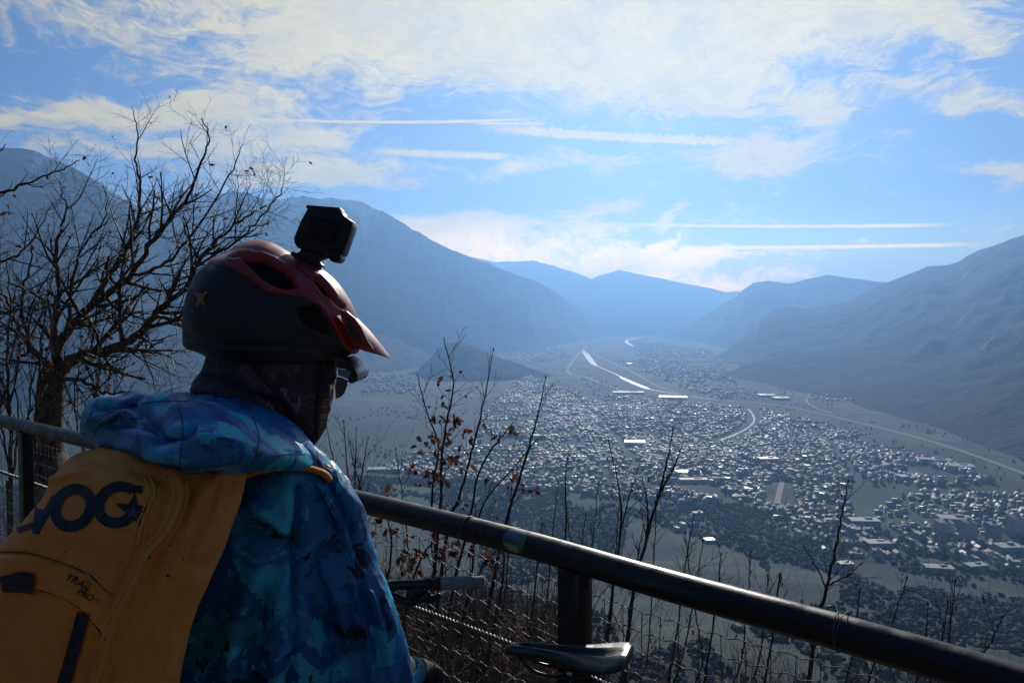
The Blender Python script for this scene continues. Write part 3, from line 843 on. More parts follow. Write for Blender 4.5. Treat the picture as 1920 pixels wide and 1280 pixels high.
# trees scattered through the town and in belts across the far plain
k = g_.choice(len(SX), 7000)
X2 = SX[k] + g_.normal(0, 11, len(k)); Y2 = SY[k] + g_.normal(0, 11, len(k))
lx = g_.uniform(-2600, 3000, 30000); ly = g_.uniform(1700, 6500, 30000)
keep = (fbm(lx / 420, ly / 420, 401, 4, True) > 0.72) & (seg_dist(lx, ly, RIVERS[0]) > 120)
lx, ly = lx[keep][:5200], ly[keep][:5200]
X2 = np.concatenate([X2, lx]); Y2 = np.concatenate([Y2, ly])
for rv in RIVERS:
    far = seg_dist(X2, Y2, rv) > 30; X2, Y2 = X2[far], Y2[far]
hs = g_.uniform(4, 9, len(X2)); blob_mass('town_trees', X2, Y2, hs, hs * 0.8, wood_m, 'scattered bare and evergreen trees among the roofs', 6, 0.3)
# ------------------------------------------------------------------ shape helpers for the near things
from mathutils.bvhtree import BVHTree
from mathutils.geometry import tessellate_polygon


def catmull(P, k=8):
    P = np.array(P, float); Q = np.vstack([2 * P[0] - P[1], P, 2 * P[-1] - P[-2]]); out = []
    for i in range(1, len(Q) - 2):
        a, b, c, d = Q[i - 1], Q[i], Q[i + 1], Q[i + 2]
        for j in range(k):
            s = j / k
            out.append(0.5 * (2 * b + (c - a) * s + (2 * a - 5 * b + 4 * c - d) * s * s + (3 * b - a - 3 * c + d) * s ** 3))
    out.append(Q[-2])
    return np.array(out)


class Tubes:
    """gathers tapering tubes into one mesh"""
    def __init__(s): s.v = []; s.f = []; s.n = 0; s.mi = []

    def add(s, pts, rad, k=6, mi=0, cap=True, flat=None, up=None):
        P = np.array(pts, float); n = len(P)
        if n < 2: return
        rad = np.full(n, rad, float) if np.isscalar(rad) else np.interp(np.linspace(0, 1, n), np.linspace(0, 1, len(rad)), rad)
        T = np.gradient(P, axis=0); T /= np.linalg.norm(T, axis=1)[:, None] + 1e-12
        ref = np.array(up if up is not None else ((0, 0, 1) if abs(T[0][2]) < 0.9 else (0, 1, 0)), float)
        A = np.empty_like(P); a = ref
        for i in range(n):
            a = a - T[i] * np.dot(a, T[i]); l = np.linalg.norm(a)
            if l < 1e-6: a = np.cross(T[i], (1, 0.3, 0.2)); l = np.linalg.norm(a)
            a = a / l; A[i] = a
        B = np.cross(T, A)
        th = np.linspace(0, 2 * pi, k, endpoint=False)
        fl = 1.0 if flat is None else flat
        R_ = P[:, None, :] + rad[:, None, None] * (A[:, None, :] * np.cos(th)[None, :, None] * fl + B[:, None, :] * np.sin(th)[None, :, None])
        s.v.append(R_.reshape(-1, 3))
        i = np.arange(n - 1)[:, None] * k + np.arange(k)[None, :]; j = np.arange(n - 1)[:, None] * k + (np.arange(k)[None, :] + 1) % k
        q = np.stack([i, j, j + k, i + k], -1).reshape(-1, 4) + s.n
        s.f += [tuple(x) for x in q.tolist()]; s.mi += [mi] * len(q)
        if cap:
            s.f.append(tuple(s.n + x for x in range(k - 1, -1, -1))); s.f.append(tuple(s.n + (n - 1) * k + x for x in range(k))); s.mi += [mi, mi]
        s.n += n * k

    def raw(s, v, f, mi=0):
        s.v.append(np.array(v, float)); s.f += [tuple(a + s.n for a in q) for q in f]; s.mi += [mi] * len(f); s.n += len(v)

    def mesh(s, smooth=True):
        me = mesh_from(np.concatenate(s.v), s.f, smooth); return me

    def build(s, name, mats, parent=None, smooth=True):
        o = link(name, s.mesh(smooth), mats, parent)
        if any(s.mi): o.data.polygons.foreach_set('material_index', s.mi)
        return o


def box_bm(size, bevel=0.0, seg=2, mtx=None):
    bm = bmesh.new(); bmesh.ops.create_cube(bm, size=1.0)
    bmesh.ops.scale(bm, vec=size, verts=bm.verts)
    if bevel: bmesh.ops.bevel(bm, geom=bm.edges[:] + bm.verts[:], offset=bevel, segments=seg, affect='EDGES', profile=0.5)
    if mtx is not None: bm.transform(mtx)
    return bm


def bm_obj(name, bms, mats, parent=None, smooth=True):
    me = bpy.data.meshes.new(name)
    if not isinstance(bms, (list, tuple)): bms = [bms]
    tot = bmesh.new()
    for b in bms:
        tmp = bpy.data.meshes.new('tmp'); b.to_mesh(tmp); tot.from_mesh(tmp); bpy.data.meshes.remove(tmp); b.free()
    bmesh.ops.recalc_face_normals(tot, faces=tot.faces)
    tot.to_mesh(me); tot.free()
    me.polygons.foreach_set('use_smooth', np.full(len(me.polygons), smooth, dtype=bool))
    o = link(name, me, mats, parent)
    if smooth:
        try: me.set_sharp_from_angle(angle=R(35))
        except Exception: pass
    return o


def frame_mtx(origin, xdir, zdir):
    x = Vector(xdir).normalized(); z = Vector(zdir); z = (z - x * z.dot(x)).normalized(); y = z.cross(x)
    return Matrix(((x.x, y.x, z.x, origin[0]), (x.y, y.y, z.y, origin[1]), (x.z, y.z, z.z, origin[2]), (0, 0, 0, 1)))


def loft_px(rings, rows, nseg, expo=2.0, yaw=0.0, xref=0.0, disp=None, capends=True):
    """solid drawn from surveyed rings (py, x left, x right, depth, half depth[, exponent]); returns verts, faces, px, py, phi"""
    Rr = np.array([list(r) + ([expo] if len(r) == 5 else []) for r in rings], float)
    d = np.concatenate([[0], np.cumsum(np.maximum(np.abs(np.diff(Rr[:, 0])), 1.0))]); d /= d[-1]
    C = catmull(Rr, 12); dc = np.interp(np.linspace(0, len(Rr) - 1, len(C)), np.arange(len(Rr)), d)
    u = np.linspace(0, 1, rows); S = np.stack([np.interp(u, dc, C[:, k]) for k in range(6)], -1)
    ph = np.linspace(0, 2 * pi, nseg, endpoint=False)
    V = []; PX = []; PY = []; PH = []
    for (py, xl, xr, Y, hd, ex) in S:
        c, s = np.cos(ph), np.sin(ph)
        cx = np.sign(c) * np.abs(c) ** (2 / ex); sy = np.sign(s) * np.abs(s) ** (2 / ex)
        px = (xl + xr) / 2 + (xr - xl) / 2 * cx
        Yd = Y + hd * sy + (px - xref) / F * Y * math.tan(yaw)
        pyv = np.full(nseg, py)
        for a, b, e in zip(px, pyv, Yd): V.append(tuple(at(a, b, e)))
        PX.append(px); PY.append(pyv); PH.append(ph)
    V = np.array(V); n = len(S)
    i = np.arange(n - 1)[:, None] * nseg + np.arange(nseg)[None, :]; j = np.arange(n - 1)[:, None] * nseg + (np.arange(nseg)[None, :] + 1) % nseg
    f = [tuple(q) for q in np.stack([i, j, j + nseg, i + nseg], -1).reshape(-1, 4).tolist()]
    if capends: f += [tuple(range(nseg - 1, -1, -1)), tuple((n - 1) * nseg + x for x in range(nseg))]
    return V, f, np.concatenate(PX), np.concatenate(PY), np.concatenate(PH)


def loft_obj(name, mats, parent, rings, rows, nseg, expo=2.0, yaw=0.0, xref=0.0, disp=0.0, dscale=0.1, seed=0, fn=None):
    V, f, PX, PY, PH = loft_px(rings, rows, nseg, expo, yaw, xref)
    me = mesh_from(V, f)
    bm = bmesh.new(); bm.from_mesh(me); bmesh.ops.recalc_face_normals(bm, faces=bm.faces); bm.to_mesh(me); bm.free()
    N = np.zeros(len(V) * 3); me.vertices.foreach_get('normal', N); N = N.reshape(-1, 3)
    h = np.zeros(len(V))
    if disp:
        w = fbm(V[:, 0] / dscale + V[:, 1] / dscale * 0.7, V[:, 2] / dscale * 0.8 + V[:, 1] / dscale * 0.4, seed, 4, True, 0.45) - 0.6
        h += w * disp
    if fn is not None: h += fn(V, PX, PY, PH)
    V = V + N * h[:, None]; me.vertices.foreach_set('co', V.astype(np.float32).ravel()); me.update()
    return link(name, me, mats, parent)


def poly_sd(px, py, poly):
    """signed distance to a polygon, positive inside"""
    P = [tuple(p) for p in poly]
    d = seg_dist(np.asarray(px, float), np.asarray(py, float), P + [P[0]])
    return np.where(in_poly(np.asarray(px, float), np.asarray(py, float), P), d, -d)


def line_d(px, py, line):
    return seg_dist(np.asarray(px, float), np.asarray(py, float), [tuple(p) for p in line])
# ------------------------------------------------------------------ ground at the lookout and the railing
RAILZ = EYE - 0.58
RR = 0.033
rail_px = [(-420, 700), (-200, 742), (0, 788), (150, 823), (400, 878), (639, 932), (820, 976), (1000, 1023), (1240, 1093), (1560, 1181), (1920, 1287), (2400, 1440), (3000, 1660)]
RAIL = catmull([tuple(on_plane(x, y, RAILZ)) for x, y in rail_px], 10)
RAIL[:, 2] = RAILZ


def rail_at(px):
    """rail centre point seen at photo column px"""
    u, _ = pix_of(RAIL[:, 0], RAIL[:, 1], RAIL[:, 2])
    return np.array([np.interp(px, u, RAIL[:, k]) for k in range(3)])


def rail_dir(px):
    d = rail_at(px + 30) - rail_at(px - 30); return d / np.linalg.norm(d)


gravel = mat('gravel', (0.16, 0.15, 0.13), 0.9, fn=varied((0.10, 0.09, 0.075), (0.24, 0.22, 0.19), 30, 0.8, 0.02, detail=8))
# terrace where the rider stands, its edge just outside the railing
edge = RAIL.copy(); T_ = np.gradient(edge, axis=0); T_ /= np.linalg.norm(T_, axis=1)[:, None]
out_ = np.stack([-T_[:, 1], T_[:, 0], 0 * T_[:, 0]], -1)
if out_[10][1] < 0: out_ = -out_
rim = [tuple(p) for p in (edge + out_ * 0.07)]
rimv = [(x, y, 0.0) for x, y, z in rim]
v = [(x, y, 0.0) for x, y, z in rim] + [(x + o[0] * 1.6, y + o[1] * 1.6, -1.7) for (x, y, z), o in zip(rim, out_)]
k_ = len(rim)
f = [(i, i + 1, k_ + i + 1, k_ + i) for i in range(k_ - 1)]
v += [(60, rim[-1][1] - 8, 0), (40, -60, 0), (-60, -60, 0), (-40, rim[0][1] + 4, 0)]
f.append(tuple(range(k_ - 1, -1, -1)) + (2 * k_ + 3, 2 * k_ + 2, 2 * k_ + 1, 2 * k_))
me = mesh_from(v, f, False); bm = bmesh.new(); bm.from_mesh(me); bmesh.ops.recalc_face_normals(bm, faces=bm.faces)
if max(bm.faces, key=lambda q: q.calc_area()).normal.z < 0: bmesh.ops.reverse_faces(bm, faces=bm.faces)
bm.to_mesh(me); bm.free()
tag(link('terrace_ground', me, gravel), 'gravel terrace of the lookout inside the railing', kind='structure')

paint = mat('rail_paint', (0.012, 0.011, 0.012), 0.36, spec=0.28, fn=lambda t, b: (
    t.put(b.inputs['Base Color'], t.mix(t.ramp(t.noise(obj_pos(t), 34, 9, 0.78, 0.6), 0.60, 0.66), (0.010, 0.008, 0.010), (0.060, 0.034, 0.022))),
    t.put(b.inputs['Roughness'], t.ramp(t.noise(obj_pos(t), 25, 5), 0.3, 0.7, 0.24, 0.48)),
    t.put(b.inputs['Normal'], t.bump(t.noise(obj_pos(t), 160, 4, 0.6), 0.25, 0.001))))
wire_m = mat('galvanised_wire', (0.10, 0.095, 0.09), 0.45, metal=0.7)
steel = mat('steel_rope_metal', (0.10, 0.095, 0.09), 0.42, metal=0.7)
tan_m = mat('weathered_tape', (0.16, 0.13, 0.10), 0.6)

fence = empty('railing_fence', tuple(rail_at(1075) * np.array([1, 1, 0])))
tag(fence, 'black tubular steel railing with wire mesh below, between the rider and the valley', 'railing')
FO = Vector(fence.location)


def loc(o):
    """geometry was written in world space: bring it under its thing"""
    p = o.parent
    while p and p.parent: p = p.parent
    off = Vector(p.location) if p else Vector()
    o.data.transform(Matrix.Translation(-off))
    return o


tb = Tubes(); tb.add(RAIL, RR, 28); hr = loc(tb.build('handrail', paint, fence))
# sleeve where two lengths of tube meet, and a lighter worn strip beside the rider
tb = Tubes(); a = rail_at(881); d = rail_dir(881); tb.add([a - d * 0.003, a + d * 0.003], RR + 0.0022, 28); loc(tb.build('joint_ring', paint, fence))
for wpx in (47, 560, 1078):
    tb = Tubes(); a = rail_at(wpx); d = rail_dir(wpx); rr_ = np.array([0, 0, -1.0])
    th_ = np.linspace(0, 2 * pi, 33); tb.add([a + rr_ * (RR + .001) + d * (.038 * cos(q_)) + np.cross(d, rr_) * (.030 * sin(q_)) - rr_ * (.010 * sin(q_) ** 2) for q_ in th_], .004, 6, cap=False); loc(tb.build('weld', paint, fence))
tb = Tubes(); a = rail_at(640); b = rail_at(662); tb.add([a, (a + b) / 2, b], RR + 0.0012, 28); loc(tb.build('tape', tan_m, fence))


def post(px, w=0.07):
    p = rail_at(px); d = rail_dir(px); d[2] = 0
    m_ = frame_mtx((p[0], p[1], (RAILZ - RR * 0.7) / 2 - 0.1), d, (0, 0, 1))
    bm = box_bm((w, w * 0.75, RAILZ - RR * 0.7 + 0.2), 0.006, 2, m_)
    g = box_bm((w * 1.2, w * 0.16, 0.05), 0.006, 1, frame_mtx((p[0], p[1], RAILZ - RR - 0.010), d, (0, 0, 1)))
    return loc(bm_obj('post', [bm, g], paint, fence))


for px in (-330, 47, 1078, 2500): post(px)
# posts hidden behind the rider keep the same spacing
post(560)

# wire mesh: rows of crimped wire and straight uprights
MO = out_ * 0.028


def off_rail(s, dz, extra=0.0):
    L = np.concatenate([[0], np.cumsum(np.linalg.norm(np.diff(RAIL, axis=0), axis=1))])
    return np.stack([np.interp(s, L, RAIL[:, 0] + MO[:, 0] * (1 + extra)), np.interp(s, L, RAIL[:, 1] + MO[:, 1] * (1 + extra)), RAILZ - dz], -1)


L_ = np.concatenate([[0], np.cumsum(np.linalg.norm(np.diff(RAIL, axis=0), axis=1))])
Ltot = L_[-1]
u_, _ = pix_of(RAIL[:, 0], RAIL[:, 1], RAIL[:, 2])
s0, s1 = np.interp(-420, u_, L_), np.interp(2700, u_, L_)
mesh_t = Tubes()
row_dz = [0.075, 0.125, 0.185, 0.245, 0.31, 0.38, 0.45, 0.53, 0.61, 0.70, 0.80, 0.92, 1.04]
sN = np.arange(s0, s1, 0.0125)


def sag(s, dz):
    return 0.012 * np.sin(s * 2.1 + dz * 9) + 0.009 * np.sin(s * 5.3 + dz * 23) * min(1, dz * 4)


for dz in row_dz:
    z = dz + sag(sN, dz) + 0.0035 * np.sign(np.sin(2 * pi * sN / 0.05)) * np.abs(np.sin(2 * pi * sN / 0.05)) ** 0.5
    mesh_t.add(off_rail(sN, z, 0.35 * np.sin(0)), 0.00125, 5)
for k, s in enumerate(np.arange(s0, s1, 0.05)):
    zz = np.linspace(0.072, 1.05, 12)
    ss = s + 0.004 * np.sin(zz * 11 + k) + (zz - 0.07) * 0.01 * np.sin(k * 0.7)
    P = off_rail(ss, zz + sag(ss, zz[0]))
    mesh_t.add(P, 0.00105, 4)
loc(mesh_t.build('wire_mesh', wire_m, fence))
# twisted steel rope a hand's breadth lower
rope = Tubes(); sr = np.arange(s0, np.interp(1600, u_, L_), 0.0035)
C = off_rail(sr, 0.295 + 0.006 * np.sin(sr * 1.3)); Tn = np.gradient(C, axis=0); Tn /= np.linalg.norm(Tn, axis=1)[:, None]
A_ = np.array([0, 0, 1.0]) - Tn * Tn[:, 2:3]; A_ /= np.linalg.norm(A_, axis=1)[:, None]; B_ = np.cross(Tn, A_)
for k in range(3):
    th = sr / 0.042 * 2 * pi + k * 2 * pi / 3
    rope.add(C + A_ * (0.0046 * np.cos(th))[:, None] + B_ * (0.0046 * np.sin(th))[:, None], 0.0038, 7)
loc(rope.build('steel_rope', steel, fence))
# thin wire wound round the rail, right of the middle post
a = rail_at(1572); d = rail_dir(1572); tw = Tubes()
up = np.array([0, 0, 1.0]); sd_ = np.cross(d, up)
for (o_, sl, n_) in ((0.0, 0.012, 1.0), (0.012, -0.02, 0.8)):
    th = np.linspace(0, 2 * pi * n_, 40)
    tw.add(a + d * (o_ + sl * th / 6.28)[:, None] + (up * np.cos(th)[:, None] + sd_ * np.sin(th)[:, None]) * (RR + 0.0015 + 0.004 * (np.cos(th)[:, None] > 0.8)), 0.0009, 5)
tw.add(catmull([a + up * RR + d * 0.0, a + up * (RR + 0.012) + d * -0.012, a + up * (RR + 0.006) + d * -0.028], 6), 0.0009, 5)
loc(tw.build('tied_wire', wire_m, fence))

# round sticker wrapped on the rail
sa = rail_at(978); sdv = rail_dir(978)
tocam = Vector((0, 0, EYE)) - Vector(sa); tocam = np.array(tocam - Vector(sdv) * tocam.dot(Vector(sdv))); tocam /= np.linalg.norm(tocam)
sup = np.cross(sdv, tocam)
if sup[2] < 0: sup = -sup


def on_rail(a_, b_, lift):
    """a_ along the rail, b_ round it, both metres from the sticker centre"""
    th = b_ / RR + 0.55 * 0
    c_ = np.cos(th)[:, None]; s_ = np.sin(th)[:, None]
    return sa + sdv * a_[:, None] + (tocam * c_ + sup * s_) * (RR + lift)


sv = []; sf = []; nr_, na_ = 10, 48
for i in range(nr_ + 1):
    th = np.linspace(0, 2 * pi, na_, endpoint=False); r_ = 0.037 * i / nr_
    sv.append(on_rail(r_ * np.cos(th), r_ * np.sin(th) * 0.95 + 0.004, 0.0008))
sv = np.concatenate(sv)
for i in range(nr_):
    for j in range(na_): sf.append((i * na_ + j, i * na_ + (j + 1) % na_, (i + 1) * na_ + (j + 1) % na_, (i + 1) * na_ + j))


def sticker_fn(t, b):
    p = t.vm('SUBTRACT', geo_pos(t), tuple(sa))
    h = t.vm('DOT_PRODUCT', p, tuple(sup)); h = t.n[-1].outputs['Value']
    w = t.vm('DOT_PRODUCT', p, tuple(sdv)); w = t.n[-1].outputs['Value']
    n = t.noise(p, 90, 4)
    hh = t.m('ADD', h, t.m('MULTIPLY', t.m('SUBTRACT', n, 0.5), 0.018))
    c = t.mix(t.ramp(hh, -0.012, -0.008), (0.20, 0.17, 0.12), (0.02, 0.035, 0.03))
    c = t.mix(t.ramp(hh, -0.001, 0.003), c, (0.03, 0.08, 0.17))
    c = t.mix(t.ramp(t.m('ADD', w, t.m('MULTIPLY', n, 0.01)), 0.018, 0.024), c, (0.03, 0.10, 0.03))
    c = t.mix(t.ramp(t.vor(p, 260), 0.12, 0.08), c, (0.25, 0.30, 0.33))
    t.put(b.inputs['Base Color'], c)


loc(link('sticker', mesh_from(sv, sf), mat('sticker_print', rough=0.5, fn=sticker_fn), fence))
# unseen steep slope added behind the lookout to block sky light from the rear
na_, nb_ = 90, 50
xs = np.linspace(-1, 1, na_); ts = np.linspace(0, 1, nb_) ** 1.6
A_, B_ = np.meshgrid(xs, ts)
ang_ = pi + A_ * R(112); rad_ = 4.2 + B_ * 170 + 2.5 * np.abs(A_) ** 3
Xb, Yb = rad_ * np.sin(ang_), rad_ * np.cos(ang_) - 0.3
Zb = B_ ** 0.9 * 62 * (0.95 - 0.25 * np.abs(A_) ** 4) + (fbm(Xb / 6, Yb / 6, 77, 5) - .5) * np.minimum(6, 0.3 + B_ * 40) - 0.05
ib = np.arange(nb_ - 1)[:, None] * na_ + np.arange(na_ - 1)[None, :]
fb = np.stack([ib, ib + 1, ib + na_ + 1, ib + na_], -1).reshape(-1, 4)
meb = mesh_from(np.stack([Xb, Yb, Zb], -1).reshape(-1, 3), fb)
slope_m = mat('slope_earth', (0.04, 0.035, 0.025), 0.95, fn=varied((0.02, 0.02, 0.014), (0.07, 0.055, 0.038), 0.8, 0.8, 0.3, detail=9))
tag(link('hillside', meb, slope_m), 'steep unseen slope added behind the lookout to block sky light', kind='structure')
bpy.context.view_layer.update()
# ------------------------------------------------------------------ bare trees and saplings
bark = mat('bark', (0.035, 0.028, 0.022), 0.85, spec=0.25, fn=varied((0.035, 0.028, 0.024), (0.13, 0.105, 0.085), 18, 0.9, 0.006, detail=7))
twig_m = mat('twig_bark', (0.03, 0.02, 0.018), 0.6, spec=0.4, fn=varied((0.018, 0.012, 0.012), (0.06, 0.04, 0.035), 40))


def leaf_fn(t, b):
    g = t.new('ShaderNodeNewGeometry')
    c = t.mix(g.outputs['Random Per Island'], (0.028, 0.012, 0.009), (0.13, 0.048, 0.026))
    t.put(b.inputs['Base Color'], c)
    tr = t.new('ShaderNodeBsdfTranslucent'); t.put(tr.inputs[0], t.vm('SCALE', c, scale=1.4))
    mx = t.new('ShaderNodeMixShader'); mx.inputs[0].default_value = 0.3
    t.l.new(b.outputs[0], mx.inputs[1]); t.l.new(tr.outputs[0], mx.inputs[2]); t.l.new(mx.outputs[0], t.n['Material Output'].inputs[0])


leaf_m = mat('dry_leaf', rough=0.7, spec=0.3, fn=leaf_fn)


def nrm(v):
    v = np.asarray(v, float); return v / (np.linalg.norm(v) + 1e-12)


class Wood:
    def __init__(s, seed):
        s.g = np.random.default_rng(seed); s.t = Tubes(); s.fine = Tubes(); s.tips = []; s.leafspots = []

    def limb(s, P, r0, r1, lvl=0):
        k = 9 if r0 > 0.03 else (6 if r0 > 0.010 else (4 if r0 > 0.004 else 3))
        (s.t if r0 > 0.012 else s.fine).add(P, np.linspace(1, 0, len(P)) ** (1.25 if r0 > .02 else 0.9) * (r0 - r1) + r1, k, cap=True)

    def grow(s, P, r0, r1, lvl, spec):
        """P: polyline. spec: dict of lists by level: gap, length, angle, wander, lift"""
        s.limb(P, r0, r1, lvl)
        if lvl >= spec['levels']:
            s.tips.append(P[-1]); return
        g = s.g
        seg = np.linalg.norm(np.diff(P, axis=0), axis=1); L = seg.sum(); cs = np.concatenate([[0], np.cumsum(seg)])
        d = L * spec['start'][lvl]
        side = g.uniform(0, 2 * pi)
        gap = spec['gap'][lvl]
        while d < L * 0.98:
            i = min(len(seg) - 1, np.searchsorted(cs, d) - 1); i = max(i, 0)
            f_ = (d - cs[i]) / (seg[i] + 1e-9); p = P[i] * (1 - f_) + P[i + 1] * f_
            T = nrm(P[i + 1] - P[i])
            rl = (r0 - r1) * (1 - d / L) ** 0.8 + r1
            sides = [side, side + pi] if spec.get('opposite') else [side]
            for sdn in sides:
                a = nrm(np.cross(T, (0.3, 0.9, 0.2) if abs(T[2]) > 0.7 else (0, 0, 1))); b = np.cross(T, a)
                lat = a * cos(sdn) + b * sin(sdn)
                ang = R(spec['angle'][lvl]) * g.uniform(0.75, 1.25)
                D = nrm(T * cos(ang) + lat * sin(ang))
                ln = spec['length'][lvl] * g.uniform(0.5, 1.25) * (1 - 0.55 * d / L)
                if g.random() < spec.get('skip', 0.1): continue
                n = max(4, int(ln / spec['step'][lvl])); Q = [p]; q = p.copy(); bend = nrm(g.normal(size=3)) * spec['wander'][lvl]
                for _ in range(n):
                    D = nrm(D + g.normal(0, spec['wander'][lvl], 3) + bend * 0.25 + np.array([0, 0, spec['lift'][lvl]]))
                    q = q + D * ln / n; Q.append(q)
                rc = max(rl * spec['ratio'][lvl], spec['rmin'])
                s.grow(np.array(Q), rc, max(rc * 0.35, spec['rmin'] * 0.7), lvl + 1, spec)
            side += 2.4 if not spec.get('opposite') else pi / 2
            d += gap * g.uniform(0.5, 1.5)

    def bud(s, p, d, r=0.0035, l=0.012):
        p = np.array(p); d = nrm(d); s.fine.add([p - d * l * 0.3, p + d * l * 0.25, p + d * l], [r * 0.6, r, r * 0.1], 5)


def oak_leaf(size, g):
    """one lobed, curled leaf; a fan of faces with a fold down the middle"""
    n = 9; pts = []
    for i in range(n + 1):
        t = i / n; w = 0.32 * sin(pi * min(1, t * 1.02)) ** 0.7 * (1.0 if i % 2 else 0.55) + 0.01
        pts.append((t, w))
    curl = g.uniform(-1.2, 1.6); fold = g.uniform(0.2, 0.9)
    v = []; f = []
    for t, w in pts:
        cx = t * cos(curl * t * 0.6); cz = t * sin(curl * t * 0.6)
        v += [(cx, -w, cz + w * fold), (cx, 0, cz), (cx, w, cz + w * fold * g.uniform(0.5, 1.3))]
    for i in range(n): f += [(3 * i, 3 * i + 1, 3 * i + 4, 3 * i + 3), (3 * i + 1, 3 * i + 2, 3 * i + 5, 3 * i + 4)]
    return np.array(v) * size, f


def leaves_mesh(spots, g, size=0.05):
    T = Tubes()
    for p, d in spots:
        v, f = oak_leaf(size * g.uniform(0.6, 1.25), g)
        m_ = np.array(frame_mtx((0, 0, 0), nrm(d), nrm(g.normal(size=3))))[:3, :3]
        T.raw(v @ m_.T + np.array(p), f)
    return T


def P3(pts, jitter=0.0, g=None, k=6):
    """surveyed (px, py, depth) path to a smooth polyline"""
    P = np.array([tuple(at(*q)) for q in pts])
    C = catmull(P, k)
    if jitter: C[1:-1] += g.normal(0, jitter, (len(C) - 2, 3))
    return C


def make_tree(name, label, trunk, limbs, spec, seed, foliage=(), leaves=0, group=None, loose=()):
    W = Wood(seed); g = W.g
    base = at(*trunk[0][:3]); gx, gy = base.x, base.y
    gz = float(land_height(np.array([gx]), np.array([gy]))[0])
    root = empty(name, (gx, gy, gz)); tag(root, label, 'tree', group)
    tp = P3([t_[:3] for t_ in trunk]); tp = np.vstack([[(gx + 0.02, gy, gz - 0.4)], tp])
    T = Tubes(); T.add(catmull(tp[::3] if len(tp) > 12 else tp, 4), [t_[3] * 1.35 for t_ in trunk[:1]] + [t_[3] for t_ in trunk], 14)
    loc(T.build('trunk', bark, root))
    for (pts, r0, r1) in limbs:
        C = P3(pts, 0.008, g)
        W.grow(C, r0, r1, 0, spec)
    o1 = W.t.build('crown', bark, root); loc(o1)
    o2 = W.fine.build('twigs', twig_m, root); loc(o2)
    spots = []
    tips = W.tips
    for _ in range(leaves):
        p = tips[g.integers(len(tips))]; spots.append((p + g.normal(0, 0.006, 3), nrm(g.normal(size=3) + np.array([0, 0, -0.8]))))
    for (px, py, Y, spread, n) in foliage:
        c = np.array(at(px, py, Y))
        near = sorted(tips, key=lambda q: np.linalg.norm(q - c))[:max(6, n)]
        for _ in range(n):
            p = near[g.integers(len(near))]; spots.append((p + g.normal(0, 0.012, 3), nrm(g.normal(size=3) + np.array([0, 0, -0.8]))))
    if spots: loc(leaves_mesh(spots, g, 0.045).build('leaves', leaf_m, root))
    return root


OAK = dict(levels=3, gap=[0.12, 0.075, 0.055], length=[0.80, 0.38, 0.17], angle=[48, 45, 42], wander=[0.09, 0.12, 0.15], lift=[0.035, 0.03, 0.02],
           start=[0.10, 0.12, 0.12], step=[0.075, 0.05, 0.035], ratio=[0.5, 0.52, 0.6], rmin=0.0014, skip=0.08)
make_tree('bare_tree', 'bare oak with spreading crooked branches behind the railing at the left', 
          [(96, 1000, 6.6, .135), (92, 880, 6.6, .125), (92, 790, 6.6, .115), (98, 720, 6.6, .105), (108, 672, 6.6, .10)],
          [([(104, 700, 6.6), (150, 668, 6.55), (205, 655, 6.5), (260, 625, 6.4), (295, 585, 6.35), (345, 540, 6.3), (380, 480, 6.3), (440, 420, 6.3), (500, 385, 6.2)], 0.0555, .006),
           ([(106, 690, 6.6), (112, 640, 6.6), (150, 590, 6.7), (190, 560, 6.7), (240, 520, 6.6), (290, 450, 6.5), (345, 380, 6.5), (375, 310, 6.5), (392, 262, 6.5), (378, 222, 6.5)], 0.0459, .004),
           ([(108, 680, 6.6), (100, 610, 6.5), (112, 540, 6.5), (104, 470, 6.5), (122, 400, 6.5), (112, 340, 6.5)], 0.0370, .004),
           ([(170, 575, 6.7), (215, 500, 6.8), (252, 430, 6.8), (262, 360, 6.8), (255, 300, 6.8), (258, 240, 6.8), (246, 200, 6.8)], 0.0266, .003),
           ([(120, 672, 6.6), (200, 655, 6.8), (250, 660, 6.9), (300, 662, 6.9), (350, 690, 6.8)], 0.0259, .004),
           ([(104, 710, 6.6), (150, 712, 6.4), (190, 735, 6.3), (240, 735, 6.2), (300, 750, 6.1)], 0.0222, .004),
           ([(98, 700, 6.6), (60, 655, 6.5), (35, 620, 6.5), (10, 560, 6.5), (-30, 500, 6.4)], 0.0333, .004),
           ([(60, 660, 6.5), (40, 560, 6.6), (60, 480, 6.7), (42, 420, 6.7)], 0.0207, .003),
           ([(290, 590, 6.4), (330, 600, 6.4), (380, 590, 6.4), (420, 560, 6.4)], 0.0163, .003),
           ([(240, 520, 6.6), (300, 500, 6.7), (360, 440, 6.7), (430, 330, 6.7), (455, 270, 6.7)], 0.0178, .003),
           ([(380, 480, 6.3), (430, 460, 6.3), (480, 420, 6.3), (520, 370, 6.3), (530, 350, 6.3)], 0.0133, .003),
           ([(130, 620, 6.7), (135, 540, 6.9), (150, 470, 7), (200, 400, 7), (190, 340, 7)], 0.0222, .003)],
          OAK, 12, foliage=[(60, 745, 6.3, 1, 60), (180, 740, 6.3, 1, 50), (30, 700, 6.3, 1, 40), (440, 330, 6.7, 1, 6), (150, 700, 6.5, 1, 30)], leaves=60)
SP2 = dict(OAK); SP2['length'] = [0.6, 0.3, 0.16]; SP2['gap'] = [0.16, 0.11, 0.09]
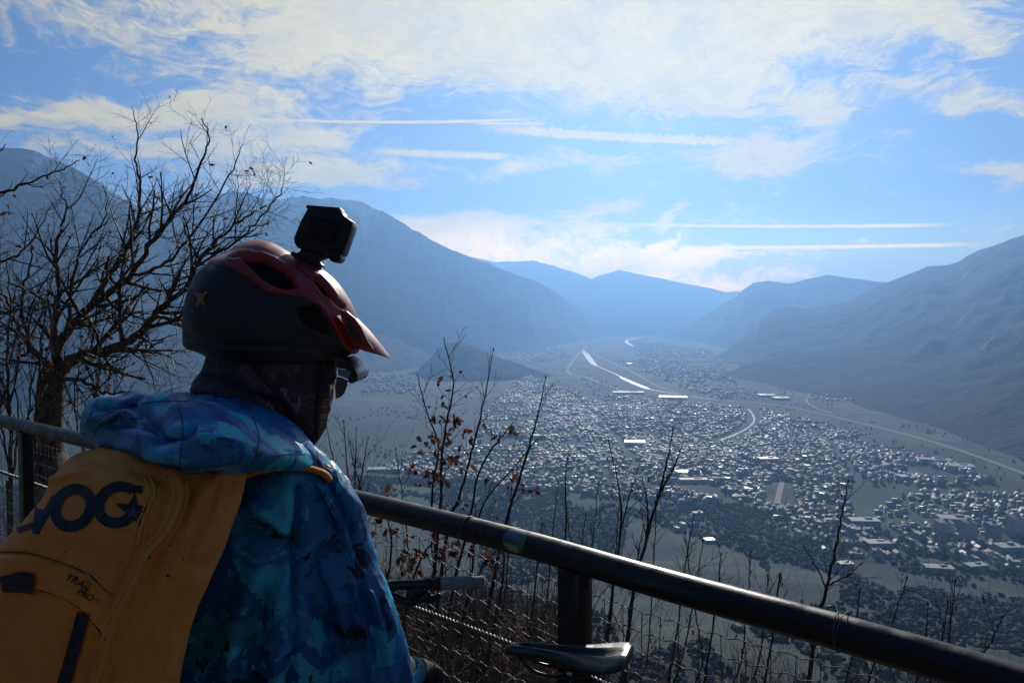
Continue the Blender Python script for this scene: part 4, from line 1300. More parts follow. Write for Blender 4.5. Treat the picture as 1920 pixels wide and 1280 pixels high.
make_tree('bare_tree', 'second bare tree reaching in from the left edge of the view',
          [(-230, 1000, 5.6, .09), (-225, 860, 5.6, .08), (-215, 760, 5.6, .07)],
          [([(-215, 780, 5.6), (-180, 620, 5.6), (-130, 500, 5.6), (-60, 430, 5.6), (0, 365, 5.6), (50, 345, 5.6), (110, 320, 5.6), (150, 300, 5.6)], .028, .003),
           ([(-130, 500, 5.6), (-80, 380, 5.6), (-20, 320, 5.6), (10, 270, 5.6)], .02, .003),
           ([(-200, 700, 5.6), (-130, 640, 5.6), (-60, 600, 5.5), (0, 590, 5.5), (60, 560, 5.5)], .035, .003),
           ([(-180, 620, 5.6), (-80, 540, 5.6), (-20, 500, 5.6), (40, 470, 5.6), (100, 380, 5.6)], .026, .003)],
          SP2, 33, foliage=[(20, 420, 5.6, 1, 14)], leaves=30)
BRUSH = dict(levels=2, gap=[0.12, 0.08], length=[0.7, 0.3], angle=[28, 34], wander=[0.07, 0.1], lift=[0.06, 0.05], start=[0.15, 0.15], step=[0.08, 0.05], ratio=[0.6, 0.6], rmin=0.0014, skip=0.1)
for k, (bx, tx, ty, Y, lab) in enumerate([(20, 15, 470, 5.2, 'thin upright sapling left of the oak trunk'), (60, 90, 520, 5.6, 'thin sapling rising just in front of the oak trunk'), (-30, -10, 430, 5.4, 'bushy sapling at the left edge beside the railing'), (170, 200, 560, 6.0, 'slim sapling under the long oak limb')]):
    make_tree('sapling', lab, [(bx, 1000, Y, .016), (bx, 900, Y, .015)],
              [([(bx, 905, Y), (bx + (tx - bx) * .3, 905 + (ty - 905) * .4, Y), (bx + (tx - bx) * .7, 905 + (ty - 905) * .75, Y), (tx, ty, Y)], .014, .002),
               ([(bx, 900, Y), (bx - 30, 905 + (ty - 905) * .4, Y), (bx - 20, 905 + (ty - 905) * .8, Y)], .010, .002),
               ([(bx, 900, Y), (bx + 40, 905 + (ty - 905) * .4, Y), (bx + 70, 905 + (ty - 905) * .7, Y)], .010, .002)],
              BRUSH, 50 + k, leaves=14, group='saplings beside the oak')

# stiff young ash and oak shoots outside the railing
ASH = dict(levels=2, gap=[0.075, 0.045], length=[0.21, 0.10], angle=[38, 36], wander=[0.035, 0.04], lift=[0.07, 0.06], start=[0.08, 0.25], step=[0.03, 0.02], ratio=[0.55, 0.6], rmin=0.0011, skip=0.42, opposite=True)
OAKS = dict(levels=2, gap=[0.05, 0.035], length=[0.26, 0.11], angle=[42, 45], wander=[0.09, 0.12], lift=[0.05, 0.03], start=[0.15, 0.15], step=[0.03, 0.02], ratio=[0.55, 0.6], rmin=0.0010, skip=0.2)


def shoot(label, stems, spec, seed, leaf_spots=(), leaves=0):
    W = Wood(seed); g = W.g
    b0 = at(*stems[0][0][0]); gz = float(land_height(np.array([b0.x]), np.array([b0.y]))[0])
    root = empty('sapling', (b0.x, b0.y, gz)); tag(root, label, 'sapling', 'saplings outside the railing')
    for (pts, r0) in stems:
        C = P3(pts, 0.0015, g)
        if pts[0][1] > 1150:
            C = np.vstack([[(C[0][0] * 0.98, C[0][1] + 0.02, gz - 0.1)], C])
        W.grow(C, r0, 0.0016, 0, spec)
        if spec is ASH:
            W.bud(C[-1], C[-1] - C[-2], 0.0036, 0.014)
            sl = np.linalg.norm(np.diff(C, axis=0), axis=1).cumsum()
            for d in np.arange(0.1, sl[-1], 0.09):
                i = int(np.searchsorted(sl, d)); W.bud(C[min(i + 1, len(C) - 1)], C[min(i + 1, len(C) - 1)] - C[i] + g.normal(0, 0.004, 3), r0 * (1 - d / sl[-1]) * 0.9 + 0.003, 0.008)
    if W.t.n: loc(W.t.build('stem', twig_m, root))
    if W.fine.n: loc(W.fine.build('twigs', twig_m, root))
    spots = []
    for (px, py, Y, n) in leaf_spots:
        c = np.array(at(px, py, Y)); near = sorted(W.tips, key=lambda q: np.linalg.norm(q - c))[:max(4, n // 2)]
        for _ in range(n):
            p = near[g.integers(len(near))]; spots.append((p + g.normal(0, 0.010, 3), nrm(g.normal(size=3) + np.array([0, 0, -0.5]))))
    for _ in range(leaves):
        p = W.tips[g.integers(len(W.tips))]; spots.append((p, nrm(g.normal(size=3) + np.array([0, 0, -0.6]))))
    if spots: loc(leaves_mesh(spots, g, 0.032).build('leaves', leaf_m, root))


shoot('tall straight shoot between the leafy sapling and the rider, darkest tip', [([(800, 1290, 3.4), (838, 1000, 3.4), (862, 930, 3.4), (888, 830, 3.4), (907, 755, 3.4), (925, 656, 3.4)], .011)], ASH, 201)
shoot('long straight shoot standing alone right of the leafy sapling', [([(890, 1290, 3.2), (928, 1070, 3.2), (955, 960, 3.2), (985, 860, 3.2), (1005, 790, 3.2), (1023, 708, 3.2)], .010)], ASH, 202, leaf_spots=[(985, 960, 3.2, 18), (1010, 940, 3.2, 10)])
shoot('leafy oak sapling with clusters of brown leaves above the rail', [([(790, 1290, 3.0), (812, 1080, 3.0), (826, 950, 3.0), (828, 860, 3.0), (838, 790, 3.0), (850, 720, 3.0), (832, 632, 3.0)], .009),
      ([(800, 1290, 3.0), (815, 1050, 3.05), (810, 930, 3.1), (822, 840, 3.1), (800, 770, 3.1), (782, 700, 3.1)], .007),
      ([(820, 1290, 3.0), (850, 1100, 2.95), (880, 980, 2.9), (900, 880, 2.9), (940, 820, 2.9), (965, 790, 2.9)], .007),
      ([(838, 1290, 3.1), (880, 1100, 3.1), (900, 960, 3.1), (960, 880, 3.1), (1010, 820, 3.1)], .006)],
      OAKS, 203, leaf_spots=[(838, 830, 3.0, 50), (800, 840, 3.1, 30), (900, 830, 2.9, 18), (780, 930, 3.1, 16), (850, 715, 3.0, 9), (860, 755, 3.0, 7), (850, 900, 3.0, 20), (930, 820, 2.9, 8)])
shoot('oak sapling whose brown leaves hang behind the wire below the rail', [([(700, 1290, 2.9), (715, 1150, 2.9), (735, 1020, 2.9), (720, 960, 2.9)], .008), ([(740, 1290, 2.9), (765, 1120, 2.9), (800, 1030, 2.9), (850, 1000, 2.9)], .007)],
      OAKS, 204, leaf_spots=[(735, 995, 2.9, 50), (700, 990, 2.9, 20), (770, 1020, 2.9, 26), (835, 1040, 2.9, 30), (880, 1060, 2.9, 18)])
shoot('thin pale sapling with a few hanging leaves right of the handlebar', [([(900, 1290, 2.8), (935, 1130, 2.8), (945, 1050, 2.8), (935, 1000, 2.8)], .007), ([(860, 1290, 2.8), (870, 1160, 2.8), (905, 1060, 2.8), (960, 1010, 2.8)], .006)],
      OAKS, 205, leaf_spots=[(945, 1040, 2.8, 16), (925, 1060, 2.8, 8)])
shoot('three pronged shoot above the rail near the middle post', [([(1170, 1290, 3.2), (1185, 1120, 3.2), (1212, 1010, 3.2), (1240, 910, 3.2), (1254, 850, 3.2), (1262, 804, 3.2)], .010), ([(1212, 1010, 3.2), (1215, 950, 3.2), (1205, 900, 3.2)], .005), ([(1240, 920, 3.2), (1262, 880, 3.2), (1278, 838, 3.2)], .005)], ASH, 206)
shoot('slender shoot with twin tips left of the three pronged one', [([(1130, 1290, 3.4), (1150, 1100, 3.4), (1165, 980, 3.4), (1158, 900, 3.4), (1141, 826, 3.4)], .008), ([(1162, 1000, 3.4), (1180, 930, 3.4), (1196, 880, 3.4)], .004)], ASH, 207)
shoot('short thin shoot just right of the sticker', [([(1040, 1290, 3.6), (1052, 1100, 3.6), (1062, 980, 3.6), (1060, 900, 3.6), (1067, 838, 3.6)], .007)], ASH, 208)
shoot('straight leaning shoot over the rail at the right, widest fork', [([(1515, 1290, 2.8), (1530, 1180, 2.8), (1548, 1110, 2.8), (1565, 1035, 2.8), (1580, 960, 2.8), (1590, 903, 2.8)], .010), ([(1549, 1105, 2.8), (1535, 1070, 2.8), (1508, 1025, 2.8)], .004), ([(1551, 1098, 2.8), (1585, 1080, 2.8), (1614, 1057, 2.8)], .004)], ASH, 209)
for k, (b, tpx, tpy, Y, lab) in enumerate([(1402, 1408, 1035, 2.9, 'lone twig tip left of the leaning fork'), (1436, 1440, 1080, 2.9, 'small side branched twig just left of the leaning fork'), (1745, 1740, 1132, 2.4, 'left twig of the three at the right end of the rail'),
                                          (1785, 1791, 1090, 2.4, 'tallest twig at the right end of the rail'), (1770, 1777, 1130, 2.4, 'short twig against the tallest right end twig'), (1850, 1880, 1155, 2.2, 'last twig leaning right at the end of the rail'),
                                          (1655, 1700, 1085, 2.6, 'crooked branching twig between fork and right end'), (1610, 1612, 1110, 2.6, 'low twig just above the rail right of the fork'),
                                          (1290, 1318, 1015, 3.0, 'curved shoot arching right of the middle post'), (1330, 1285, 1000, 3.2, 'bent shoot leaning left over the rail'), (1096, 1122, 905, 3.5, 'wispy shoot just left of the twin tips'), (1225, 1232, 930, 3.4, 'thin shoot inside the three pronged one')]):
    shoot(lab, [([(b - 30, 1290, Y), (b - 12, 1235, Y), (b - 12 + (tpx - b + 12) * .42, 1235 + (tpy - 1235) * .35, Y), (b - 12 + (tpx - b + 12) * .75, 1235 + (tpy - 1235) * .7, Y), (tpx, tpy, Y)], .0042)], ASH, 220 + k)
for k, (b, tpx, tpy, Y, lab) in enumerate([(1030, 1046, 905, 3.6, 'fine shoot rising just behind the round sticker'), (1085, 1098, 965, 3.3, 'low fine shoot between sticker and middle post'), (1005, 1016, 985, 3.0, 'short side shoot under the last brown leaf cluster'),
        (1150, 1163, 935, 3.7, 'faint shoot crossing the twin tipped one'), (1192, 1206, 985, 3.1, 'stubby shoot at the foot of the three pronged one'), (1282, 1301, 965, 3.5, 'faint far shoot right of the three pronged one'),
        (1348, 1352, 1040, 3.1, 'short upright shoot between arching shoot and lone tip'), (1462, 1466, 1092, 2.9, 'tiny tip peeping over the rail left of the fork'), (950, 962, 880, 3.6, 'fine shoot filling the gap between the two straight shoots'), (770, 742, 842, 3.6, 'fine leafless shoot left of the leafy sapling'), (1075, 1060, 940, 3.9, 'faintest far shoot above the sticker')]):
    shoot(lab, [([(b - 30, 1290, Y), (b - 12, 1180, Y), (b, 1080, Y), (b + (tpx - b) * .5, 1080 + (tpy - 1080) * .55, Y), (tpx, tpy, Y)], .0055)], ASH, 260 + k)
for k, (b, tpx, tpy, Y) in enumerate([(640, 612, 800, 3.8), (655, 644, 790, 3.8), (664, 668, 805, 3.9), (672, 690, 822, 3.8), (676, 655, 830, 3.9), (630, 603, 850, 3.9)]):
    shoot(['leftmost thin shoot right of the rider chin', 'tallest thin shoot between rider shoulder and rail end', 'middle shoot of the bunch behind the rider shoulder', 'right hand shoot of the bunch behind the rider shoulder', 'short shoot in the bunch behind the rider shoulder', 'low shoot touching the rider collar'][k],
          [([(b - 15, 1290, Y), (b - 8, 1100, Y), (b, 930, Y), ((b + tpx) / 2, (930 + tpy) / 2, Y), (tpx, tpy, Y)], .007)], ASH, 240 + k)

# thicket below and behind the wire
und = Tubes(); g = np.random.default_rng(77)
for k in range(5200):
    px = g.uniform(-200, 2100) if k % 3 else g.uniform(600, 1080); Y = g.uniform(2.6, 7.0) if px > 600 else g.uniform(4.6, 9.0)
    base = at(px, 1290 if px > 600 else 1100, Y); x, y = base.x, base.y
    z = float(land_height(np.array([x]), np.array([y]))[0])
    top = EYE - Y * g.uniform(0.33, 0.56) if px > 600 else EYE - Y * g.uniform(0.13, 0.32)
    if g.random() < 0.70: top = z + (top - z) * g.uniform(0.55, 0.98)
    if px > 1000 and (g.random() < 0.6 or Y < 4): continue
    h = max(top - z, 0.3); lean = g.normal(0, 0.16, 2)
    P = [(x, y, z), (x + lean[0] * h * 0.3, y + lean[1] * h * 0.3, z + h * 0.5), (x + lean[0] * h + g.normal(0, .03), y + lean[1] * h, z + h)]
    C = catmull(P, 4); r0 = g.uniform(0.002, 0.0048)
    und.add(C, [r0, 0.0009], 3, cap=False, mi=0)
    for _ in range(g.integers(1, 5)):
        i = g.integers(3, len(C)); q = C[i]; d = nrm([g.normal(0, .6), g.normal(0, .6), 0.8]); l = g.uniform(.08, .3)
        und.add([q, q + d * l * 0.5 + g.normal(0, .008, 3), q + d * l], [r0 * 0.5, 0.0008], 3, cap=False)
for k in range(5200):
    px = g.uniform(560, 1120) if k % 4 else g.uniform(1100, 1900); Y = g.uniform(2.5, 4.6)
    if px < 760: Y += 0.5
    b0 = at(px, 1290, Y); x, y = b0.x, b0.y
    z = EYE - Y * g.uniform(0.42, 0.60); h = Y * g.uniform(0.05, 0.17)
    if z + h > EYE - Y * (0.36 if px < 1060 else 0.47): continue
    d = nrm([g.normal(0, .5), g.normal(0, .5), 1.0]) * h; r0 = g.uniform(0.0018, 0.0042)
    C = catmull([(x, y, z), (x + d[0] * .5 + g.normal(0, .012), y + d[1] * .5, z + d[2] * .5), (x + d[0], y + d[1], z + d[2])], 3)
    und.add(C, [r0, 0.001], 3, cap=False)
    q = C[len(C) // 2]; e = nrm(g.normal(size=3) + np.array([0, 0, .4])) * h * .5; und.add([q, q + e], [r0 * .6, .0008], 3, cap=False)
dry = mat('dry_stalk', (0.10, 0.075, 0.05), 0.8, fn=lambda t, b: t.put(b.inputs['Base Color'], t.mix(t.new('ShaderNodeNewGeometry').outputs['Random Per Island'], (0.035, 0.026, 0.020), (0.20, 0.155, 0.11))))
tag(und.build('undergrowth', dry), 'tangled dry stalks and brambles below the railing', kind='stuff')
gl = []
for k in range(1500):
    px = g.uniform(-150, 1500); Y = g.uniform(2.4, 5.0) if px > 600 else g.uniform(4.6, 8); b0 = at(px, 1290, Y)
    z = float(land_height(np.array([b0.x]), np.array([b0.y]))[0])
    if px > 600: zz = z + g.uniform(0.05, 1.0) * max(0.2, (EYE - Y * 0.42 - z))
    else: zz = z + g.uniform(0.1, 1.0) * max(0.3, (EYE - Y * 0.22 - z))
    gl.append(((b0.x, b0.y, zz), nrm(g.normal(size=3))))
tag(leaves_mesh(gl, g, 0.034).build('dry_leaves', leaf_m), 'withered brown leaves caught in the undergrowth', kind='stuff')
# ------------------------------------------------------------------ the rider
def camo_fn(t, b):
    p = obj_pos(t)
    w = t.vm('SCALE', t.vm('SUBTRACT', t.noise(p, 9, 4, 0.6, col=True), (0.5, 0.5, 0.5)), scale=0.10)
    q = t.vm('ADD', p, w)
    n1 = t.noise(q, 7.0, 4, 0.55, 0.4); n2 = t.noise(t.vm('ADD', q, (4, 1, 7)), 11, 4, 0.58, 0.4); n3 = t.noise(t.vm('ADD', q, (9, 5, 2)), 15, 4, 0.6, 0.6)
    n4 = t.noise(t.vm('ADD', q, (1, 9, 4)), 6.5, 4, 0.55)
    _, _, zz = t.sep(p)
    c = t.mix(t.ramp(n1, 0.46, 0.51), (0.010, 0.19, 0.46), (0.025, 0.42, 0.64))
    c = t.mix(t.m('MULTIPLY', t.ramp(n4, 0.54, 0.60), 0.85), c, (0.02, 0.22, 0.30))
    c = t.mix(t.m('MULTIPLY', t.ramp(n2, 0.53, 0.55), 0.9), c, (0.007, 0.085, 0.25))
    c = t.mix(t.m('MULTIPLY', t.ramp(n3, 0.60, 0.617), 0.92), c, (0.005, 0.010, 0.026))
    c = t.mix(t.ramp(t.noise(t.vm('ADD', q, (3, 3, 3)), 11, 5, 0.6, 0.5), 0.58, 0.62), c, (0.05, 0.56, 0.72))
    t.put(b.inputs['Base Color'], c)
    t.put(b.inputs['Roughness'], t.ramp(n2, 0.3, 0.7, 0.38, 0.55))
    tr = t.new('ShaderNodeBsdfTranslucent'); t.put(tr.inputs[0], c)
    mx = t.new('ShaderNodeMixShader'); mx.inputs[0].default_value = 0.2
    t.l.new(b.outputs[0], mx.inputs[1]); t.l.new(tr.outputs[0], mx.inputs[2]); t.l.new(mx.outputs[0], t.n['Material Output'].inputs[0])
    fine = t.noise(p, 900, 2); cr = t.noise(t.map(q, scl=(1, 1, 0.6)), 22, 6, 0.6, 0.8)
    t.put(b.inputs['Normal'], t.bump(t.m('ADD', t.m('MULTIPLY', cr, 1.0), t.m('MULTIPLY', fine, 0.03)), 0.45, 0.012))


camo = mat('blue_dyed_shell', rough=0.45, spec=0.45, fn=camo_fn)
gaiter_m = mat('dark_neck_tube', (0.025, 0.017, 0.021), 0.85, fn=lambda t, b: (
    t.put(b.inputs['Base Color'], t.mix(t.ramp(t.noise(obj_pos(t), 26, 5, 0.6, 0.8), 0.52, 0.6), (0.045, 0.030, 0.036), (0.10, 0.062, 0.070))),
    t.put(b.inputs['Normal'], t.bump(t.noise(obj_pos(t), 30, 4, 0.5, 0.6), 0.5, 0.01))))
pink_m = mat('pink_print', (0.26, 0.14, 0.20), 0.85); ochre_m = mat('ochre_print', (0.20, 0.13, 0.06), 0.85)
skin_m = mat('skin', (0.45, 0.27, 0.19), 0.5, Subsurface_Weight=0.05)
black_m = mat('black_cloth', (0.012, 0.012, 0.014), 0.8, fn=varied((0.008, 0.008, 0.010), (0.03, 0.028, 0.03), 60, 0.4, 0.002))
yellow_m = mat('yellow_pack_cloth', (0.45, 0.22, 0.03), 0.75, fn=lambda t, b: (
    t.put(b.inputs['Base Color'], t.mix(t.m('MAXIMUM', t.m('MULTIPLY', t.ramp(t.vor(obj_pos(t), 42), 0.14, 0.06), t.ramp(t.noise(obj_pos(t), 16, 3), 0.5, 0.6)), t.m('MULTIPLY', t.ramp(t.vor(obj_pos(t), 120), 0.16, 0.08), t.ramp(t.noise(obj_pos(t), 10, 4), 0.45, 0.6))),
          t.mix(t.ramp(t.noise(obj_pos(t), 7, 6, 0.65), 0.3, 0.7), (0.62, 0.215, 0.030), (0.78, 0.30, 0.040)), (0.07, 0.035, 0.014))),
    t.put(b.inputs['Normal'], t.bump(t.m('ADD', t.noise(obj_pos(t), 700, 2), t.m('MULTIPLY', t.noise(obj_pos(t), 16, 7, 0.62, 0.5), 4.5)), 0.55, 0.004))))
pack_dark = mat('pack_webbing', (0.012, 0.014, 0.020), 0.8, fn=varied((0.008, 0.010, 0.016), (0.022, 0.024, 0.032), 90, 0.3, 0.001))
piping_m = mat('pack_piping', (0.60, 0.26, 0.035), 0.6)
hel_black = mat('helmet_black', (0.010, 0.011, 0.015), 0.55, fn=lambda t, b: (
    t.put(b.inputs['Base Color'], t.mix(t.ramp(t.noise(obj_pos(t), 40, 6, 0.7), 0.5, 0.8), (0.009, 0.010, 0.014), (0.028, 0.024, 0.026))),
    t.put(b.inputs['Roughness'], t.ramp(t.noise(obj_pos(t), 30, 5), 0.3, 0.7, 0.45, 0.68))))
hel_red = mat('helmet_red', (0.17, 0.022, 0.022), 0.36, spec=0.5, fn=lambda t, b: (
    t.put(b.inputs['Base Color'], t.mix(t.ramp(t.noise(obj_pos(t), 50, 6, 0.7), 0.55, 0.8), (0.26, 0.026, 0.026), (0.15, 0.035, 0.035))),
    t.put(b.inputs['Roughness'], t.ramp(t.noise(obj_pos(t), 30, 5), 0.3, 0.7, 0.3, 0.5))))
hel_in = mat('helmet_foam', (0.006, 0.006, 0.008), 0.9)
cam_m = mat('camera_plastic', (0.006, 0.007, 0.012), 0.5, spec=0.4, fn=varied((0.005, 0.006, 0.010), (0.012, 0.012, 0.018), 80, 0.2, 0.0006))

YB = 1.26
person = empty('person', (at(430, 900, YB).x, YB, 0.0))
tag(person, 'mountain biker in blue jacket and red black helmet, seen from behind, looking over the valley', 'person')

# the body: one continuous surface
SK = {}


def J(px, py, Y): return Vector(at(px, py, Y))


pel = Vector((J(420, 900, YB).x + 0.02, YB + 0.0, 0.97))
pts = [pel, pel + Vector((0, -0.02, .18)), J(420, 1000, 1.24), J(440, 880, 1.25), J(470, 800, 1.26), J(500, 720, 1.27), J(512, 640, 1.28), J(512, 560, 1.28)]
rad = [.14, .125, .135, .12, .055, .062, .085, .080]
ed = [(i, i + 1) for i in range(7)]
shR, shL = J(610, 935, 1.26), J(240, 925, 1.22)
elR, elL = J(652, 1262, 1.30), Vector((shL.x - .05, shL.y + .12, shL.z - .29))
haR, haL = J(778, 1256, 1.66), Vector((elL.x + .10, elL.y + .24, elL.z + .02))
arm0 = len(pts)
for sh, el, ha in ((shR, elR, haR), (shL, elL, haL)):
    a0 = len(pts); pts += [sh, el, ha]; rad += [.058, .043, .028]; ed += [(3, a0), (a0, a0 + 1), (a0 + 1, a0 + 2)]
fw = (J(640, 650, 1.30) - J(380, 650, 1.27)); fw.z = 0; fw.normalize(); body_fw = Vector((0.45, 0.9, 0)).normalized(); rt = Vector((body_fw.y, -body_fw.x, 0))
for s_ in (1, -1):
    a0 = len(pts); hip = pel + rt * (.10 * s_) + Vector((0, 0, -.06)); kn = hip + body_fw * .04 + Vector((0, 0, -.42)); an = kn + Vector((0, 0, -.41)) - body_fw * .03; to = an + body_fw * .14 + Vector((0, 0, -.055))
    pts += [hip, kn, an, to]; rad += [.088, .058, .042, .035]; ed += [(0, a0), (a0, a0 + 1), (a0 + 1, a0 + 2), (a0 + 2, a0 + 3)]
# hands: palm, four fingers and a thumb on each arm
for ai, (sh, el, ha) in enumerate(((shR, elR, haR), (shL, elL, haL))):
    d = (ha - el).normalized(); hi = arm0 + ai * 3 + 2
    side_ = d.cross(Vector((0, 0, 1))).normalized(); dn = side_.cross(d).normalized()
    if dn.z > 0: dn = -dn
    pc = ha + d * .045; pi_ = len(pts); pts.append(pc); rad.append(.026); ed.append((hi, pi_))
    for q in range(4):
        off = side_ * (.011 * (q * 1.9 - 2.85) / 1.0); L = (.030, .034, .032, .026)[q]
        k0 = pc + d * .038 + off; k1 = k0 + d * L * .8 + dn * L * .5; k2 = k1 + dn * L * .8 + d * .004; k3 = k2 + dn * L * .4 - d * L * .45
        b0 = len(pts); pts += [k0, k1, k2, k3]; rad += [.0105, .0095, .009, .0075]; ed += [(pi_, b0), (b0, b0 + 1), (b0 + 1, b0 + 2), (b0 + 2, b0 + 3)]
    th = side_ * (.030 if ai else -.030); b0 = len(pts); pts += [pc - d * .012 + th, pc + d * .018 + th * 1.45 + dn * .016, pc + d * .036 + th * 1.1 + dn * .034]; rad += [.012, .0105, .0085]; ed += [(pi_, b0), (b0, b0 + 1), (b0 + 1, b0 + 2)]
me = bpy.data.meshes.new('body'); me.from_pydata([tuple(p) for p in pts], ed, [])
body = link('body', me, skin_m, None)
sk = body.modifiers.new('skin', 'SKIN'); sk.use_smooth_shade = True
for i, v_ in enumerate(me.skin_vertices[0].data):
    v_.radius = (rad[i], rad[i] * (0.82 if i in (1, 2, 3) else 1.0)); v_.use_root = (i == 0)
body.modifiers.new('sub', 'SUBSURF').levels = 2; body.modifiers['sub'].render_levels = 2
dg = bpy.context.evaluated_depsgraph_get(); dg.update()
me2 = bpy.data.meshes.new_from_object(body.evaluated_get(dg)); body.modifiers.clear(); body.data = me2
me2.materials.clear(); me2.materials.append(skin_m)
body.parent = person; loc(body)


# ---- jacket torso and sleeve
def wrinkle(amp_list):
    """creases: (polyline in survey px, width px, depth m)"""
    def fn(V, PX, PY, PH):
        h = np.zeros(len(V))
        for line, w, d in amp_list:
            s = line_d(PX, PY, line); h += 1.5 * d * np.exp(-(s / (w * .85)) ** 2) * np.clip(-np.sin(PH) * 2, 0, 1)
        return h
    return fn


torso = loft_obj('jacket', camo, person, [(790, 400, 560, 1.27, .07), (830, 330, 585, 1.26, .09), (862, 235, 612, 1.255, .105), (900, 160, 636, 1.25, .115), (960, 140, 648, 1.25, .125), (1050, 142, 640, 1.25, .13), (1160, 150, 628, 1.25, .13),
                  (1280, 165, 622, 1.25, .125), (1420, 190, 615, 1.25, .125), (1600, 190, 630, 1.26, .14), (1750, 195, 650, 1.27, .15), (1800, 215, 640, 1.27, .14)], 150, 160, 2.4, disp=0.022, dscale=0.10, seed=3,
                  fn=wrinkle([([(470, 940), (520, 990), (555, 1015)], 14, .010), ([(400, 1010), (480, 985), (552, 1020)], 16, -.010), ([(555, 1010), (500, 1120), (470, 1260)], 20, -.014), ([(560, 910), (555, 1010), (545, 1280)], 8, -.012),
                              ([(480, 1080), (440, 1180), (430, 1280)], 26, .012), ([(520, 1090), (505, 1200), (520, 1280)], 18, .010)]))
loc(torso)
seams = [([(592, 900), (622, 950), (645, 1020), (668, 1100), (690, 1190), (705, 1290)], 2.2), ]
sl_rings = [(868, 585, 622, 1.25, .03), (885, 570, 640, 1.25, .05), (915, 555, 660, 1.25, .068), (960, 548, 682, 1.255, .075), (1020, 546, 699, 1.26, .078), (1075, 544, 717, 1.265, .080), (1140, 542, 738, 1.27, .082), (1200, 543, 757, 1.28, .083),
            (1265, 546, 775, 1.295, .084), (1330, 560, 790, 1.32, .08), (1380, 590, 790, 1.34, .06), (1400, 620, 770, 1.35, .03)]
sleeve = loft_obj('sleeve', camo, person, sl_rings, 150, 120, 2.1, disp=0.019, dscale=0.085, seed=8,
                  fn=wrinkle([([(600, 905), (636, 980), (662, 1080), (685, 1180), (700, 1290)], 9, .009), ([(620, 905), (660, 985), (684, 1060)], 7, -.006), ([(575, 980), (612, 1060), (640, 1130), (660, 1200)], 14, .011),
                              ([(565, 1040), (585, 1120), (590, 1220)], 16, -.010), ([(640, 1010), (668, 1090), (690, 1160), (720, 1250)], 8, -.007), ([(556, 1010), (590, 990), (640, 1000)], 10, -.006), ([(690, 1110), (715, 1190), (735, 1270)], 7, .007)]))
loc(sleeve)
# far sleeve, mostly hidden by the pack
tbs = Tubes(); tbs.add(catmull([shL + Vector((.03, 0, .03)), shL, (shL + elL) / 2 + Vector((-.02, 0, 0)), elL, (elL + haL) / 2, haL - (haL - elL) * .05], 8), [.05, .075, .072, .062, .055, .040], 28)
tbs.add(catmull([elR - Vector((.02, .02, .03)), elR + Vector((-.02, 0, -.03)), elR + (haR - elR) * .4 + Vector((-.01, 0, -.03)), elR + (haR - elR) * .93 + Vector((0, 0, -.004))], 8), [.055, .06, .045, .034], 28)
loc(tbs.build('sleeve', camo, person))
# (hem and panel seams are added once the hood exists)
bv = lambda ob: BVHTree.FromPolygons([ob.matrix_world @ v.co for v in ob.data.vertices], [tuple(p.vertices) for p in ob.data.polygons])
bpy.context.view_layer.update()


class Cast:
    """finds the surface point of objects seen at a survey pixel"""
    def __init__(s, obs): s.b = [bv(o) for o in obs]

    def hit(s, px, py, lift=0.001):
        o = Vector((0, 0, EYE)); d = (Vector(at(px, py, 1.0)) - o).normalized(); best = None
        for b in s.b:
            h = b.ray_cast(o, d)
            if h[0] is not None and (best is None or h[3] < best[3]): best = h
        if best is None: return None
        n = best[1] if best[1].dot(d) < 0 else -best[1]
        return best[0] + n * lift


cs = Cast([sleeve, torso])
sm = Tubes()
for line, r_ in ((catmull([(590, 902), (612, 930), (640, 985), (660, 1050), (676, 1120), (690, 1210), (698, 1278)], 14), .0016), (catmull([(560, 915), (556, 960), (552, 1014)], 12), .0014), (catmull([(552, 1014), (520, 990), (470, 975), (425, 985)], 12), .0014), (catmull([(552, 1014), (547, 1100), (542, 1200), (540, 1279)], 14), .0014)):
    P = [cs.hit(*q, lift=0.0010) for q in line]; P = [p for p in P if p is not None]
    if len(P) > 2: sm.add(P, r_, 6)
loc(sm.build('seam', camo, torso)) if sm.n else None

# ---- hood lying on the shoulders
hood_r = []
U = catmull(np.array([(172, 790, 1.22, 34, .045), (196, 800, 1.13, 52, .060), (245, 812, 1.06, 70, .075), (310, 818, 1.01, 76, .085), (380, 815, .99, 72, .085), (450, 822, 1.01, 62, .075), (515, 835, 1.07, 45, .058), (560, 846, 1.14, 30, .040), (585, 852, 1.22, 20, .028), (596, 850, 1.28, 12, .018)], float), 12)
nU, nV = len(U), 72
Vh = []
hp = np.zeros((nU, nV, 2))
for i in range(nU):
    tx = U[min(i + 1, nU - 1)] - U[max(i - 1, 0)]
    for j in range(nV):
        a_ = 2 * pi * j / nV; px, py, Y, rh, rd = U[i]
        # upper edge leans in toward the neck, lower edge hangs
        dy = -rh * sin(a_); dY = -rd * cos(a_) + 0.030 * max(0, sin(a_)) * 2.2
        tl = 0.10 * sin(a_) * (px - 380) / 220
        Vh.append(tuple(at(px - dy * 0.0 + tl * rh * -2.0, py + dy, Y + dY))); hp[i, j] = (px, py + dy)
f = [(i * nV + j, i * nV + (j + 1) % nV, (i + 1) * nV + (j + 1) % nV, (i + 1) * nV + j) for i in range(nU - 1) for j in range(nV)]
f += [tuple(range(nV)), tuple((nU - 1) * nV + x for x in range(nV - 1, -1, -1))]
Vh = np.array(Vh); me = mesh_from(Vh, f); bm = bmesh.new(); bm.from_mesh(me); bmesh.ops.recalc_face_normals(bm, faces=bm.faces); bm.to_mesh(me); bm.free()
N = np.zeros(len(Vh) * 3); me.vertices.foreach_get('normal', N); N = N.reshape(-1, 3)
